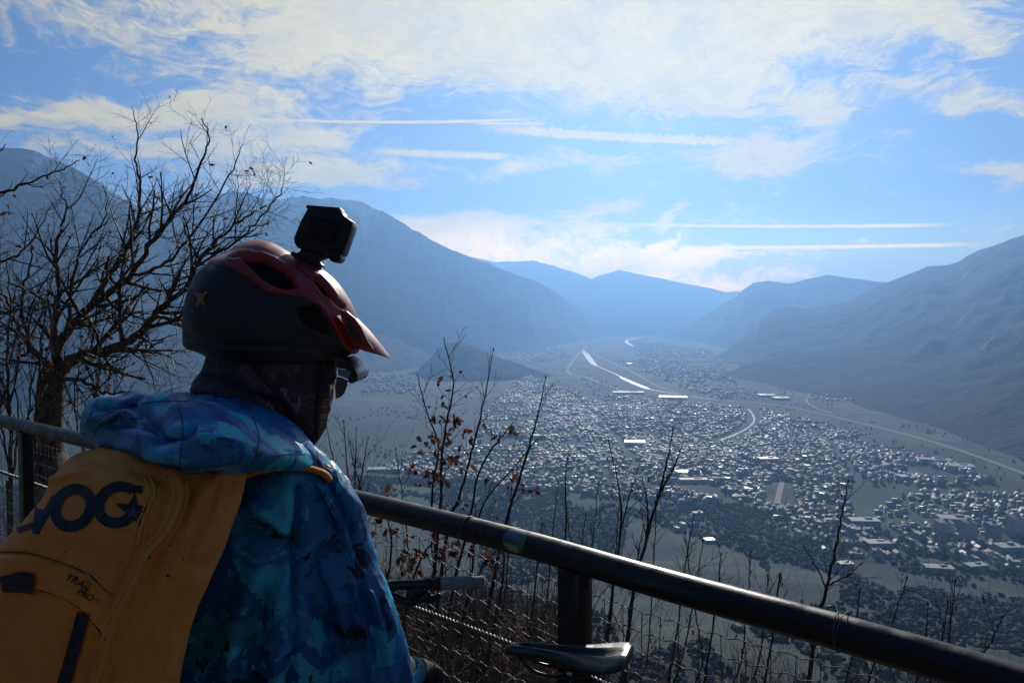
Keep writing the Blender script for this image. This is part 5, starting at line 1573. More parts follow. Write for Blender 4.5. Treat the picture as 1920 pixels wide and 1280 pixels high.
q = hp.reshape(-1, 2); near_ = np.clip(-N[:, 1] * 2 + 0.4, 0, 1)
h = (fbm(Vh[:, 0] / .10 + Vh[:, 2] / .16, Vh[:, 2] / .07, 5, 3, True, .4) - .6) * .013
for line, w, d in (([(250, 770), (285, 800), (300, 825), (340, 820)], 10, -.016), ([(190, 790), (250, 770), (300, 748), (350, 742)], 9, .012), ([(205, 830), (290, 850), (400, 862), (520, 850)], 12, .008), ([(330, 770), (400, 765), (480, 790), (560, 830)], 12, .010),
                   ([(300, 828), (345, 815), (360, 800)], 7, -.014), ([(430, 800), (500, 825), (560, 848)], 9, -.008), ([(200, 850), (260, 870), (330, 880)], 9, -.008), ([(170, 800), (220, 790), (270, 795)], 8, -.010)):
    h += d * np.exp(-(line_d(q[:, 0], q[:, 1], line) / w) ** 2) * near_
Vh = Vh + N * h[:, None]; me.vertices.foreach_set('co', Vh.astype(np.float32).ravel()); me.update()
hood = link('hood', me, camo, person); loc(hood)
bpy.context.view_layer.update(); ch_ = Cast([hood]); sm2 = Tubes()
for line in ([(172, 848), (240, 869), (320, 879), (420, 871), (510, 855), (572, 850)], [(328, 744), (343, 800), (336, 884)], [(468, 768), (486, 820), (474, 868)], [(178, 778), (230, 762), (300, 752), (350, 752)]):
    P = [ch_.hit(*q_, lift=-.0002) for q_ in catmull(line, 12)]; P = [p for p in P if p is not None]
    if len(P) > 2: sm2.add(P, .0012, 6)
if sm2.n: loc(sm2.build('seam', mat('seam_thread', (0.02, 0.06, 0.14), 0.6), hood))
# collar standing inside the hood, up to the neck
collar = loft_obj('collar', camo, person, [(742, 345, 425, 1.19, .045), (762, 335, 490, 1.20, .07), (790, 328, 545, 1.215, .09), (820, 322, 578, 1.225, .10), (850, 322, 595, 1.23, .105), (878, 330, 602, 1.24, .10)], 30, 90, 2.2, disp=.008, dscale=.06, seed=4); loc(collar)
# floppy left lobe of the hood with its dark opening
lobe = loft_obj('hood_flap', camo, person, [(738, 215, 262, 1.12, .01), (746, 185, 330, 1.12, .05), (762, 162, 345, 1.13, .075), (785, 152, 340, 1.14, .085), (815, 154, 320, 1.15, .08), (845, 175, 300, 1.15, .06), (868, 215, 280, 1.15, .03)], 60, 80, 2.2, disp=.020, dscale=.06, seed=14,
                fn=wrinkle([([(180, 765), (225, 755), (280, 765), (320, 752)], 8, -.014), ([(200, 790), (240, 770), (285, 780)], 7, .010)])); loc(lobe)

# ---- neck tube over neck, cheeks and back of the head
HY = 1.28; YAW = R(14)


def gaiter_color(V, PX, PY, PH): return np.zeros(len(V))


g_rings = [(560, 400, 600, HY, .070), (600, 388, 636, HY, .080), (640, 384, 640, HY, .084), (668, 384, 636, HY, .083), (690, 378, 633, HY, .080), (712, 362, 630, HY, .078), (735, 357, 629, HY - .01, .076), (760, 360, 622, HY - .01, .072), (790, 370, 613, HY - .01, .068), (818, 385, 602, HY - .02, .064), (845, 400, 585, HY - .02, .062), (880, 410, 575, HY - .02, .065)]
gait = loft_obj('neck_gaiter', [gaiter_m, pink_m, ochre_m], person, g_rings, 110, 120, 2.15, YAW, 510, disp=.007, dscale=.05, seed=21,
                fn=wrinkle([([(378, 700), (430, 715), (520, 760), (575, 810)], 7, -.009), ([(360, 730), (430, 745), (500, 790)], 8, .006), ([(540, 700), (560, 760), (580, 800)], 9, .005)]))
V_, f_, PX, PY, PH = loft_px(g_rings, 110, 120, 2.15, YAW, 510)
PINK = [[(527, 729), (535, 728), (541, 748), (551, 758), (556, 742), (561, 743), (559, 775), (552, 775), (540, 765), (531, 750)], [(500, 756), (506, 757), (519, 776), (516, 776), (505, 766)], [(562, 802), (572, 806), (578, 818), (570, 815)]]
OCH = [[(604, 748), (614, 747), (611, 790), (601, 800)]]
cx = np.array([np.mean(PX[list(q)]) for q in f_]); cy = np.array([np.mean(PY[list(q)]) for q in f_])
mi = np.zeros(len(f_), int)
for pl in PINK: mi[poly_sd(cx, cy, pl) > -0.5] = 1
for pl in OCH: mi[(poly_sd(cx, cy, pl) > -0.5) & (np.sin(cy * 0.9) > -0.3)] = 2
gait.data.polygons.foreach_set('material_index', mi.astype(np.int32)); loc(gait)

# ---- trousers, shoes, gloves
tr = Tubes()
for s_ in (1, -1):
    hip = pel + rt * (.10 * s_) + Vector((0, 0, .02)); kn = hip + body_fw * .04 + Vector((0, 0, -.50)); an = kn + Vector((0, 0, -.37)) - body_fw * .03
    tr.add(catmull([hip, (hip + kn) / 2, kn, (kn + an) / 2, an], 8), [.115, .105, .085, .075, .062], 28)
loc(tr.build('trousers', black_m, person))
for s_ in (1, -1):
    hip = pel + rt * (.10 * s_); an = hip + body_fw * .01 + Vector((0, 0, -.89)); an.z = 0.0
    sh = Tubes(); prof = [(-.09, .05, .030), (-.06, .085, .040), (0, .10, .045), (.06, .075, .048), (.13, .055, .050), (.18, .045, .040), (.20, .030, .02)]
    vv = []; n = 16
    for (d_, hgt, w_) in prof:
        for j in range(n):
            a_ = 2 * pi * j / n; vv.append(tuple(an + body_fw * d_ + rt * (w_ * cos(a_)) + Vector((0, 0, max(0.0, hgt / 2 + hgt / 2 * sin(a_) * 1.0)))))
    ff = [(i * n + j, i * n + (j + 1) % n, (i + 1) * n + (j + 1) % n, (i + 1) * n + j) for i in range(len(prof) - 1) for j in range(n)] + [tuple(range(n)), tuple((len(prof) - 1) * n + x for x in range(n - 1, -1, -1))]
    sh.raw(vv, ff); loc(sh.build('shoe', black_m, person))
gm = me2.copy(); gv = np.zeros(len(gm.vertices) * 3); gm.vertices.foreach_get('co', gv); gv = gv.reshape(-1, 3) + np.array(person.location)
for hnd, el_ in ((haR, elR), (haL, elL)):
    d = (hnd - el_).normalized()
    bm = bmesh.new(); bm.from_mesh(me2)
    bmesh.ops.delete(bm, geom=[v for v in bm.verts if ((v.co + person.location) - hnd).dot(d) < -0.14 or ((v.co + person.location) - hnd).length > .2], context='VERTS')
    bm.normal_update()
    for v in bm.verts: v.co += v.normal * 0.0022
    m3 = bpy.data.meshes.new('glove'); bm.to_mesh(m3); bm.free()
    m3.materials.clear(); m3.polygons.foreach_set('use_smooth', np.ones(len(m3.polygons), dtype=bool))
    link('glove', m3, black_m, person)

# ---- helmet
SIL_B = [(341, 584), (339, 620), (340, 647), (349, 662), (359, 660), (380, 651)]
hel_rings = [(452.5, 474, 490, 1.28, .012), (456, 458, 506, 1.28, .032), (463, 441, 520, 1.28, .050), (474, 428, 540, 1.28, .064), (487, 398, 562, 1.28, .076), (505, 371, 600, 1.28, .087), (530, 355, 630, 1.28, .095), (560, 345, 652, 1.28, .1005), (590, 340, 666, 1.28, .104), (620, 339, 671, 1.28, .106), (645, 340, 673, 1.28, .106), (656, 349, 672, 1.28, .105), (664, 372, 662, 1.28, .103), (676, 396, 640, 1.28, .100), (684, 430, 590, 1.28, .095)]
RED_EDGE = [(385, 494), (398, 491), (420, 494), (437, 503), (466, 520), (495, 543), (519, 553), (545, 555), (570, 556), (597, 573), (612, 590), (622, 606), (634, 628), (642, 645), (655, 664), (700, 668), (740, 600), (640, 420), (400, 420)]
VENT1 = [(452, 487), (466, 481), (490, 481), (512, 490), (536, 506), (552, 525), (559, 541), (540, 543), (523, 541), (505, 533), (490, 523), (470, 504)]
VENT2 = [(556, 580), (566, 572), (592, 572), (606, 588), (618, 610), (625, 628), (612, 626), (586, 618), (566, 606)]
VENT3 = [(589, 521), (596, 519), (612, 536), (626, 556), (621, 560), (606, 551), (598, 543)]
VENT4 = [(432, 484), (452, 477), (470, 477), (462, 481), (446, 486)]
VENT5 = [(372, 560), (384, 556), (392, 590), (386, 620), (374, 610)]
CREST = [(436, 480), (456, 462), (482, 452), (504, 457), (536, 474), (556, 490), (576, 510), (600, 548), (632, 572), (668, 594)]
GROOVE = [(500, 463), (535, 490), (562, 520), (585, 552), (625, 590)]


def helmet_fn(V, PX, PY, PH):
    h = np.zeros(len(V))
    red = poly_sd(PX, PY, RED_EDGE); h += 0.0042 * smooth01((red + 1.5) / 5) - 0.0018
    for vt, dep in ((VENT1, .020), (VENT2, .013), (VENT3, .016), (VENT4, .014)):
        sd = poly_sd(PX, PY, vt); h -= dep * smooth01((sd + 1.5) / 9)
        h += 0.0016 * np.exp(-((sd + 4.5) / 3.0) ** 2)
    h -= 0.006 * np.exp(-(line_d(PX, PY, [(562, 500), (585, 520), (606, 548), (640, 575)]) / 4.0) ** 2)
    h += 0.0025 * np.exp(-(line_d(PX, PY, [(398, 492), (437, 504), (495, 545), (566, 557), (597, 573), (640, 643)]) / 3.0) ** 2)
    h -= 0.004 * np.exp(-(line_d(PX, PY, [(350, 632), (420, 650), (520, 648), (610, 655)]) / 7.0) ** 2)
    return h


hel = loft_obj('helmet', [hel_black, hel_red, hel_in], person, hel_rings, 230, 330, 2.15, YAW, 510, fn=helmet_fn)
V_, f_, PX, PY, PH = loft_px(hel_rings, 230, 330, 2.15, YAW, 510)
fa = np.array([q[:4] if len(q) == 4 else (q[0],) * 4 for q in f_])
cx = PX[fa].mean(1); cy = PY[fa].mean(1)
mi = np.zeros(len(f_), int); mi[poly_sd(cx, cy, RED_EDGE) > 0] = 1
for vt in (VENT1, VENT2, VENT3, VENT4): mi[poly_sd(cx, cy, vt) > (3.0)] = 2
for vt in (VENT3,): mi[poly_sd(cx, cy, vt) > (5.0)] = 2
hel.data.polygons.foreach_set('material_index', mi.astype(np.int32)); loc(hel)

# raised middle crest, open underneath towards the front
cr = Tubes()


def crest_strip(line, q0, q1, thick, name='crest', m_=hel_red):
    """band running along the helmet from q0 to q1 across (lateral metres), above the shell"""
    L = catmull(line, 8); n = len(L); w = np.linspace(q0, q1, 7); V = []
    for (px, py) in L:
        for sgn in (0, 1):
            for ww in (w if sgn == 0 else w[::-1]):
                px_ = px; Yv = HY + ww + (px - 510) / F * HY * math.tan(YAW)
                arch = 1 - (abs(ww) / max(abs(q0), abs(q1))) ** 2.2 * 0.45
                V.append(tuple(at(px_, py + (0 if sgn == 0 else thick) + (1 - arch) * 12, Yv)))
    k = 14; f = [(i * k + j, i * k + (j + 1) % k, (i + 1) * k + (j + 1) % k, (i + 1) * k + j) for i in range(n - 1) for j in range(k)] + [tuple(range(k)), tuple((n - 1) * k + x for x in range(k - 1, -1, -1))]
    me = mesh_from(V, f); bm = bmesh.new(); bm.from_mesh(me); bmesh.ops.recalc_face_normals(bm, faces=bm.faces); bm.to_mesh(me); bm.free()
    o = link(name, me, m_, hel); o.data.transform(Matrix.Translation(-person.location)); o.data.set_sharp_from_angle(angle=R(40))
    return o


crest_strip([(572, 492), (596, 502), (618, 519), (637, 540), (652, 565), (662, 586), (668, 596)], -.022, .022, 3.0)
crest_strip([(430, 483), (444, 467), (462, 456), (482, 450.5), (505, 454), (530, 467), (556, 484), (574, 494)], -.035, .035, 8.0)
crest_strip([(596, 521), (608, 533), (618, 548), (626, 560)], -.058, -.050, 3.0, 'vent_bar')

# visor
vis_v = []; na, nb = 25, 15; LW = .088
for lay in (0, 1):
    for i in range(na):
        q = -1 + 2 * i / (na - 1); aq = abs(q)
        rx, ry = 667 + (640 - 667) * aq ** 2.0, 593 + (584 - 593) * aq ** 1.3 + 40 * aq ** 3 * 0.2
        tx, ty = 734 + (676 - 734) * aq ** 2.4, 672 + (655 - 672) * aq ** 2.4
        rx2, ry2 = rx - 8 * aq, ry
        for j in range(nb):
            s = j / (nb - 1)
            px = rx2 + (tx - rx2) * s; py = ry2 + (ty - ry2) * s - 4.5 * sin(pi * s) * (1 - aq * 0.3) + lay * (2.4 * (1 - s) + 0.5)
            Yv = HY + q * LW * (1 - 0.22 * s * s) + (px - 510) / F * HY * math.tan(YAW) 
            vis_v.append(tuple(at(px, py, Yv)))
n1 = na * nb; f = []
for i in range(na - 1):
    for j in range(nb - 1):
        a0 = i * nb + j; f += [(a0, a0 + 1, a0 + nb + 1, a0 + nb), (n1 + a0, n1 + a0 + nb, n1 + a0 + nb + 1, n1 + a0 + 1)]
for j in range(nb - 1): f += [(j, n1 + j, n1 + j + 1, j + 1), ((na - 1) * nb + j, (na - 1) * nb + j + 1, n1 + (na - 1) * nb + j + 1, n1 + (na - 1) * nb + j)]
for i in range(na - 1): f += [(i * nb, (i + 1) * nb, n1 + (i + 1) * nb, n1 + i * nb), (i * nb + nb - 1, n1 + i * nb + nb - 1, n1 + (i + 1) * nb + nb - 1, (i + 1) * nb + nb - 1)]
me = mesh_from(vis_v, f); bm = bmesh.new(); bm.from_mesh(me); bmesh.ops.recalc_face_normals(bm, faces=bm.faces); bm.to_mesh(me); bm.free()
vz = link('visor', me, hel_red, hel); vz.data.transform(Matrix.Translation(-person.location)); vz.data.set_sharp_from_angle(angle=R(40))


def slab_px(name, poly, Y, thick, m_, parent, bev=0.0, slant=0.0, lift=None, caster=None):
    """flat piece with real thickness: outline in survey px at depth Y, extruded away from the viewer"""
    n = len(poly)
    if caster is None:
        a_ = [Vector(at(px, py, Y + slant * (px - poly[0][0]))) for px, py in poly]
    else:
        a_ = [caster.hit(px, py, lift) or Vector(at(px, py, Y)) for px, py in poly]
    b_ = [Vector(v) + Vector((0, thick, 0)) for v in a_]
    bm = bmesh.new(); va = [bm.verts.new(v) for v in a_]; vb = [bm.verts.new(v) for v in b_]
    bm.faces.new(va); bm.faces.new(vb[::-1])
    for i in range(n): bm.faces.new((va[i], vb[i], vb[(i + 1) % n], va[(i + 1) % n]))
    bmesh.ops.recalc_face_normals(bm, faces=bm.faces)
    if bev: bmesh.ops.bevel(bm, geom=[e for e in bm.edges], offset=bev, segments=2, affect='EDGES', profile=0.6)
    return bm_obj(name, bm, m_, parent)


bpy.context.view_layer.update()
chel = Cast([hel, vz])
# side wing of the visor with its recess and the small round badge
wing = slab_px('visor_wing', [(636, 580), (650, 583), (664, 595), (676, 611), (690, 640), (700, 654), (676, 653), (662, 647), (651, 624), (640, 600)], HY - .088, .006, hel_red, hel, .0012, slant=0.00015)
wing.data.transform(Matrix.Translation(-person.location))
rec = slab_px('wing_recess', [(644, 590), (652, 594), (666, 612), (680, 643), (664, 644), (655, 622)], HY - .0895, .002, mat('recess_red', (0.085, 0.012, 0.014), 0.5), hel, .0006, slant=0.00015); rec.data.transform(Matrix.Translation(-person.location))
bd = slab_px('badge', [(650, 609), (654, 606), (658, 610), (659, 616), (661, 621), (658, 626), (654, 628), (653, 623), (656, 619), (652, 618), (649, 613)], HY - .0915, .002, hel_black, hel, .0004, slant=0.00015); bd.data.transform(Matrix.Translation(-person.location))
# orange sticker with splayed arms on the back of the helmet
st_o = mat('orange_print', (0.30, 0.12, 0.04), 0.6)
star = [(365, 546), (372, 550), (380, 551), (388, 545), (390, 549), (383, 556), (381, 562), (386, 571), (381, 573), (376, 566), (372, 575), (368, 572), (372, 560), (366, 553)]
hits = [chel.hit(px, py, .0008) for px, py in star]; cc = chel.hit(378, 558, .0012)
vv = [cc] + hits; ff = [(0, i + 1, (i + 1) % len(star) + 1) for i in range(len(star))]
so = link('sticker', mesh_from(vv, ff, False), st_o, hel); so.data.transform(Matrix.Translation(-person.location))
# strap
stp = Tubes(); cg = Cast([gait])
for line, r_ in (([(606, 672), (603, 700), (598, 740), (594, 780), (590, 822)], .0055), ([(470, 680), (500, 712), (535, 755), (565, 795), (588, 824)], .0050)):
    P = [cg.hit(*q, lift=.0015) for q in catmull(line, 8)]; P = [p for p in P if p is not None]
    if len(P) > 2: stp.add(P, r_, 8)
o = stp.build('strap', black_m, hel); o.data.transform(Matrix.Translation(-person.location))

# ---- sunglasses
glass_fr = mat('glasses_frame', (0.008, 0.008, 0.010), 0.35)
lens_m = mat('mirror_lens', (0.03, 0.16, 0.18), 0.08, spec=0.9, Coat_Weight=0.6)
gl_ = slab_px('sunglasses', [(631, 674), (642, 672), (654, 679), (664, 689), (670, 700), (670, 711), (664, 718), (655, 719), (651, 714), (657, 697), (646, 692), (632, 691)], HY - .050, .10, glass_fr, person, .0025, slant=.0006); loc(gl_)
ln1 = slab_px('lens', [(633, 691), (646, 693), (657, 695), (655, 703), (652, 711), (640, 706), (633, 704)], HY - .056, .004, lens_m, gl_, .0008, slant=.0006); ln1.data.transform(Matrix.Translation(-person.location))
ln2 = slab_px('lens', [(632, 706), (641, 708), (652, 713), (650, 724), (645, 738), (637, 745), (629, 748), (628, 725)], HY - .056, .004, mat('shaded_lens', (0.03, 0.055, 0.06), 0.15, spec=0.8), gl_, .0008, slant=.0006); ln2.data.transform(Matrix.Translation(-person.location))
bpy.context.view_layer.update()

# ------------------------------------------------------------------ action camera on the helmet
ac = empty('action_camera', tuple(at(572, 492, HY))); tag(ac, 'black action camera in a housing on top of the helmet', 'camera')


def px_mtx(px, py, Y, roll, yaw_=0.0, pitch_=0.0):
    return Matrix.Translation(at(px, py, Y)) @ Matrix.Rotation(yaw_, 4, 'Z') @ Matrix.Rotation(roll, 4, 'Y') @ Matrix.Rotation(pitch_, 4, 'X')


RL = R(15)
bmh = box_bm((.0700, .030, .0640), .010, 3, px_mtx(604, 432, HY, RL, R(-14)))
hs_ = slab_px('housing', [(577, 389), (640, 394), (643, 402), (653, 410), (660, 414), (661, 424), (652, 452), (643, 476), (634, 481), (606, 478), (576, 468), (557, 465), (551, 455), (550, 446), (563, 414)], HY - .022, .040, cam_m, ac, .0035, slant=0.0001); loc(hs_)
bz = bm_obj('back_screen', box_bm((.048, .003, .036), .003, 2, px_mtx(604, 432, HY - .022, RL, R(-3))), mat('dark_screen', (0.004, 0.005, 0.010), 0.45, spec=0.3), ac); loc(bz)
lt = slab_px('latch', [(574, 384), (637, 389), (640, 396), (574, 391)], HY - .018, .034, cam_m, ac, .0012); loc(lt)
hl = slab_px('corner_highlight', [(637, 397), (653, 408), (651, 415), (641, 409)], HY - .010, .018, mat('pale_highlight', (0.55, 0.56, 0.60), 0.12, spec=0.8), ac, .0008); loc(hl)  # pale slab painting the white highlight along the housing chamfer
kn_ = Tubes(); a = np.array(at(626, 480, HY - .022)); kn_.add([a, a + np.array((0, .010, 0)), a + np.array((0, .044, 0))], [.0095, .0105, .0100], 16)
loc(kn_.build('thumb_screw', cam_m, ac))
ft = slab_px('mount_arm', [(566, 462), (606, 474), (612, 482), (594, 489), (603, 496), (603, 503), (592, 500), (570, 492), (548, 483), (543, 476), (548, 470), (556, 474), (562, 471)], HY - .012, .024, cam_m, ac, .0018); loc(ft)
bp = bm_obj('mount_base', box_bm((.052, .036, .006), .002, 2, px_mtx(574, 494, HY, R(24))), cam_m, ac); loc(bp)

# ------------------------------------------------------------------ backpack
pk = empty('backpack', (at(220, 1100, 1.04).x, 1.04, 0.85)); tag(pk, 'dusty yellow cycling backpack with black lettering on the rider back', 'backpack')
pk_rings = [(842, 170, 420, 1.07, .03, 2.2), (852, 140, 452, 1.06, .055, 2.3), (870, 118, 462, 1.05, .075, 2.5), (900, 96, 461, 1.04, .09, 2.6), (940, 75, 452, 1.03, .10, 2.7), (985, 35, 436, 1.02, .108, 2.8), (1030, -10, 420, 1.015, .112, 2.9), (1090, -45, 392, 1.01, .115, 3.0), (1160, -70, 363, 1.01, .118, 3.0), (1230, -85, 346, 1.01, .118, 3.0), (1290, -95, 336, 1.01, .118, 3), (1450, -90, 330, 1.02, .12, 3), (1600, -60, 300, 1.04, .10, 2.8), (1650, -20, 260, 1.05, .06, 2.4)]
PIPE1 = [(335, 897), (339, 930), (313, 995), (272, 1042), (254, 1085), (234, 1125), (214, 1168), (181, 1290)]
PIPE0 = [(281, 893), (291, 920), (280, 950), (266, 985), (258, 1020)]


def pack_fn(V, PX, PY, PH):
    n = np.clip(-np.sin(PH) * 3, 0, 1); h = np.zeros(len(V))
    h += n * .010 * np.exp(-(line_d(PX, PY, PIPE1) / 16) ** 2) - n * .006 * np.exp(-(line_d(PX, PY, [(x - 22, y) for x, y in PIPE1]) / 9) ** 2) - n * .005 * np.exp(-(line_d(PX, PY, [(x + 20, y) for x, y in PIPE1]) / 8) ** 2)
    h += n * .006 * np.exp(-(line_d(PX, PY, [(0, 1045), (60, 1050), (150, 1078), (225, 1120)]) / 10) ** 2)
    h -= n * .006 * np.exp(-(line_d(PX, PY, [(0, 1036), (50, 1037), (160, 1074), (228, 1122)]) / 4) ** 2)
    low = poly_sd(PX, PY, [(-200, 1102), (0, 1101), (68, 1105), (131, 1128), (168, 1160), (199, 1201), (190, 1300), (190, 1700), (-200, 1700)])
    h += n * (-.008) * smooth01((low + 2) / 6)
    h -= n * .008 * np.exp(-(line_d(PX, PY, [(150, 855), (175, 880), (260, 885), (300, 895)]) / 10) ** 2)
    h += n * .009 * (fbm(PX / 75, PY / 90, 9, 4) - .5) * 1.6
    # folds on the flank
    for ln, w, d in (([(100, 900), (170, 882), (240, 884)], 7, .006), ([(20, 1060), (100, 1085), (190, 1140)], 12, .005), ([(60, 1020), (140, 1010), (230, 1030)], 14, -.004), ([(300, 1040), (270, 1120), (235, 1220)], 9, -.004), ([(345, 1060), (325, 1150), (315, 1260)], 10, .004), ([(20, 1150), (80, 1200), (100, 1270)], 14, -.005), ([(410, 905), (395, 960), (352, 1040), (330, 1120)], 7, -.004), ([(420, 880), (380, 930), (345, 1000)], 9, .006), ([(440, 900), (420, 980), (380, 1060)], 12, -.005), ([(375, 890), (352, 940)], 6, -.005), ([(350, 1000), (320, 1090), (290, 1200)], 16, .005)):
        h += d * np.exp(-(line_d(PX, PY, ln) / w) ** 2)
    return h


pb = loft_obj('main_compartment', yellow_m, pk, pk_rings, 200, 260, 2.6, fn=pack_fn); loc(pb)
bpy.context.view_layer.update()
cp = Cast([pb])


def ribbon_px(T, line, w, lift=.0012, k=6, across=5, taper=None):
    """printed or sewn band lying on the pack: survey px path, px width"""
    L = catmull(line, k) if len(line) > 2 else np.array([np.array(line[0]) * (1 - s) + np.array(line[1]) * s for s in np.linspace(0, 1, 10)])
    tg = np.gradient(L, axis=0); tg /= np.linalg.norm(tg, axis=1)[:, None] + 1e-9; nn = np.stack([-tg[:, 1], tg[:, 0]], -1)
    rows = []
    for i, (p, n_) in enumerate(zip(L, nn)):
        ww = w if np.isscalar(w) else np.interp(i / (len(L) - 1), np.linspace(0, 1, len(w)), w)
        r_ = [cp.hit(*(p + n_ * ww * (s - .5)), lift=lift) for s in np.linspace(0, 1, across)]
        if all(x is not None for x in r_): rows.append(r_)
        else:
            if len(rows) > 1: _flush(T, rows, across)
            rows = []
    if len(rows) > 1: _flush(T, rows, across)


def _flush(T, rows, k):
    v = [tuple(x) for r_ in rows for x in r_]
    T.raw(v, [(i * k + j, i * k + j + 1, (i + 1) * k + j + 1, (i + 1) * k + j) for i in range(len(rows) - 1) for j in range(k - 1)])


# big lettering EVOC with the star in the mouth of the C; slanted strokes
T = Tubes()
ell = lambda cx, cy, rx, ry, a0, a1, sl=0.0, n=26: [(cx + rx * cos(a) + sl * ry * sin(a), cy - ry * sin(a)) for a in np.linspace(R(a0), R(a1), n)]
ribbon_px(T, ell(138, 952, 33, 35, 0, 360, .16), 20, k=3)
ribbon_px(T, ell(222, 946, 36, 34, 48, 318, .16), [17, 20, 20, 20, 18], k=3)
ribbon_px(T, [(240, 916), (268, 918)], 14)
ribbon_px(T, [(82, 927), (74, 960), (68, 1000)], [20, 17, 12]); ribbon_px(T, [(68, 1000), (84, 968), (103, 930)], [10, 13, 9])
ribbon_px(T, [(34, 972), (50, 962), (72, 955)], [6, 10, 12]); ribbon_px(T, [(10, 1012), (34, 995), (64, 984)], [12, 11, 10]); ribbon_px(T, [(22, 990), (36, 976)], [10, 8])
o = T.build('lettering', pack_dark, pk); loc(o)


def star_pts(cx, cy, r, rot=0.1): return [(cx + (r if i % 2 == 0 else r * .40) * sin(i * pi / 5 + rot), cy - (r if i % 2 == 0 else r * .40) * cos(i * pi / 5 + rot)) for i in range(10)]


def fan_px(T, pts, c, lift):
    h_ = [cp.hit(*p, lift=lift) for p in pts]; cc = cp.hit(*c, lift=lift)
    if cc is None or any(x is None for x in h_): return
    T.raw([tuple(cc)] + [tuple(x) for x in h_], [(0, i + 1, (i + 1) % len(pts) + 1) for i in range(len(pts))])


T = Tubes(); fan_px(T, star_pts(250, 958, 36), (250, 958), .0016); loc(T.build('star_print', pack_dark, pk))
T = Tubes(); fan_px(T, star_pts(251, 962, 17, .15), (251, 962), .0026); loc(T.build('star_print', mat('grey_print', (0.10, 0.075, 0.06), 0.8), pk))
# small lettering on the lower band
tc_ = bpy.data.curves.new('txt', 'FONT'); T = Tubes()
for body_, ox, oy, sz, ang_ in (('TRAIL', 121, 1085, 20, 25), ('PRO', 143, 1112, 17, 26), ('16', 176, 1125, 12, 26)):
    tc_.body = body_; tc_.size = 1.0; tc_.offset = 0.02; tc_.shear = 0.25
    to = bpy.data.objects.new('tmp_text', tc_); COL.objects.link(to); dg = bpy.context.evaluated_depsgraph_get(); dg.update()
    tm = bpy.data.meshes.new_from_object(to.evaluated_get(dg)); bpy.data.objects.remove(to)
    bm = bmesh.new(); bm.from_mesh(tm); bmesh.ops.triangulate(bm, faces=bm.faces)
    ca, sa_ = cos(R(ang_)), sin(R(ang_)); vv = []
    for v in bm.verts:
        lx, ly = v.co.x * sz, v.co.y * sz; h_ = cp.hit(ox + lx * ca + ly * sa_, oy + lx * sa_ - ly * ca, lift=.0014); vv.append(tuple(h_) if h_ else (0, 0, 0))
    T.raw(vv, [tuple(v.index for v in fc.verts) for fc in bm.faces]); bm.free(); bpy.data.meshes.remove(tm)
loc(T.build('small_lettering', pack_dark, pk))
bpy.data.curves.remove(tc_)
# webbing, tab, piping
T = Tubes(); ribbon_px(T, [(159, 1146), (150, 1180), (136, 1230), (120, 1292)], [24, 24, 25, 25], lift=.003, across=7); loc(T.build('webbing_strap', pack_dark, pk))
T = Tubes(); ribbon_px(T, [(5, 1087), (35, 1085), (68, 1088)], [12, 28, 28], lift=.004, across=7); ribbon_px(T, [(10, 1098), (66, 1104)], [8, 4], lift=.005); loc(T.build('buckle_tab', pack_dark, pk))
T = Tubes()
for line, r_ in ((PIPE1, .0035), ([(x + 13, y + 3) for x, y in PIPE1], .0022), ([(x - 12, y) for x, y in PIPE1], .0022), (PIPE0, .0026), ([(x - 10, y + 2) for x, y in PIPE0], .0018), ([(168, 1068), (192, 1092), (224, 1118)], .0022), ([(160, 1074), (186, 1100), (212, 1124)], .0016)):
    P = [cp.hit(*q, lift=0.0) for q in catmull(line, 10)]; P = [p for p in P if p is not None]
    if len(P) > 2: T.add(P, r_, 6)
loc(T.build('piping', piping_m, pk))
T = Tubes()
for line in ([(-2, 1034), (50, 1036), (110, 1052), (160, 1074), (226, 1120)], [(0, 1101), (68, 1105), (131, 1128), (168, 1160), (199, 1201)], [(345, 897), (352, 930), (330, 995), (286, 1046), (268, 1090), (248, 1130), (229, 1170), (196, 1290)]):
    P = [cp.hit(*q, lift=-.0004) for q in catmull(line, 12)]; P = [p for p in P if p is not None]
    if len(P) > 2: T.add(P, .0011, 5)
loc(T.build('stitching', mat('dark_stitch', (0.10, 0.045, 0.012), 0.8), pk))
# shoulder strap coming over the right shoulder
cj = Cast([torso, sleeve, hood]); T = Tubes()
cj2 = Cast([torso, sleeve]); sp_ = []
for q_ in ((462, 893), (490, 884), (520, 879), (550, 878), (578, 882), (600, 889), (612, 897)):
    h_ = cj2.hit(*q_, lift=.006)
    if h_ is not None: sp_.append(tuple(h_))
P = catmull([tuple(at(438, 896, 1.03))] + sp_ + [tuple(at(624, 908, 1.30)), tuple(at(628, 935, 1.35)), tuple(at(612, 985, 1.38))], 8)
T.add(P, [.011, .0105, .010, .0095, .009, .009, .0095, .010, .010, .009], 14, flat=.6, up=(0, -.5, 1))
loc(T.build('shoulder_strap', yellow_m, pk))
T = Tubes(); T.add(catmull([tuple(at(612, 893, 1.22)), tuple(at(632, 893, 1.24)), tuple(at(641, 903, 1.26)), tuple(at(638, 925, 1.27)), tuple(at(628, 935, 1.27))], 8), .0018, 8)
loc(T.build('drink_tube', mat('blue_cord', (0.03, 0.09, 0.20), 0.5), pk))
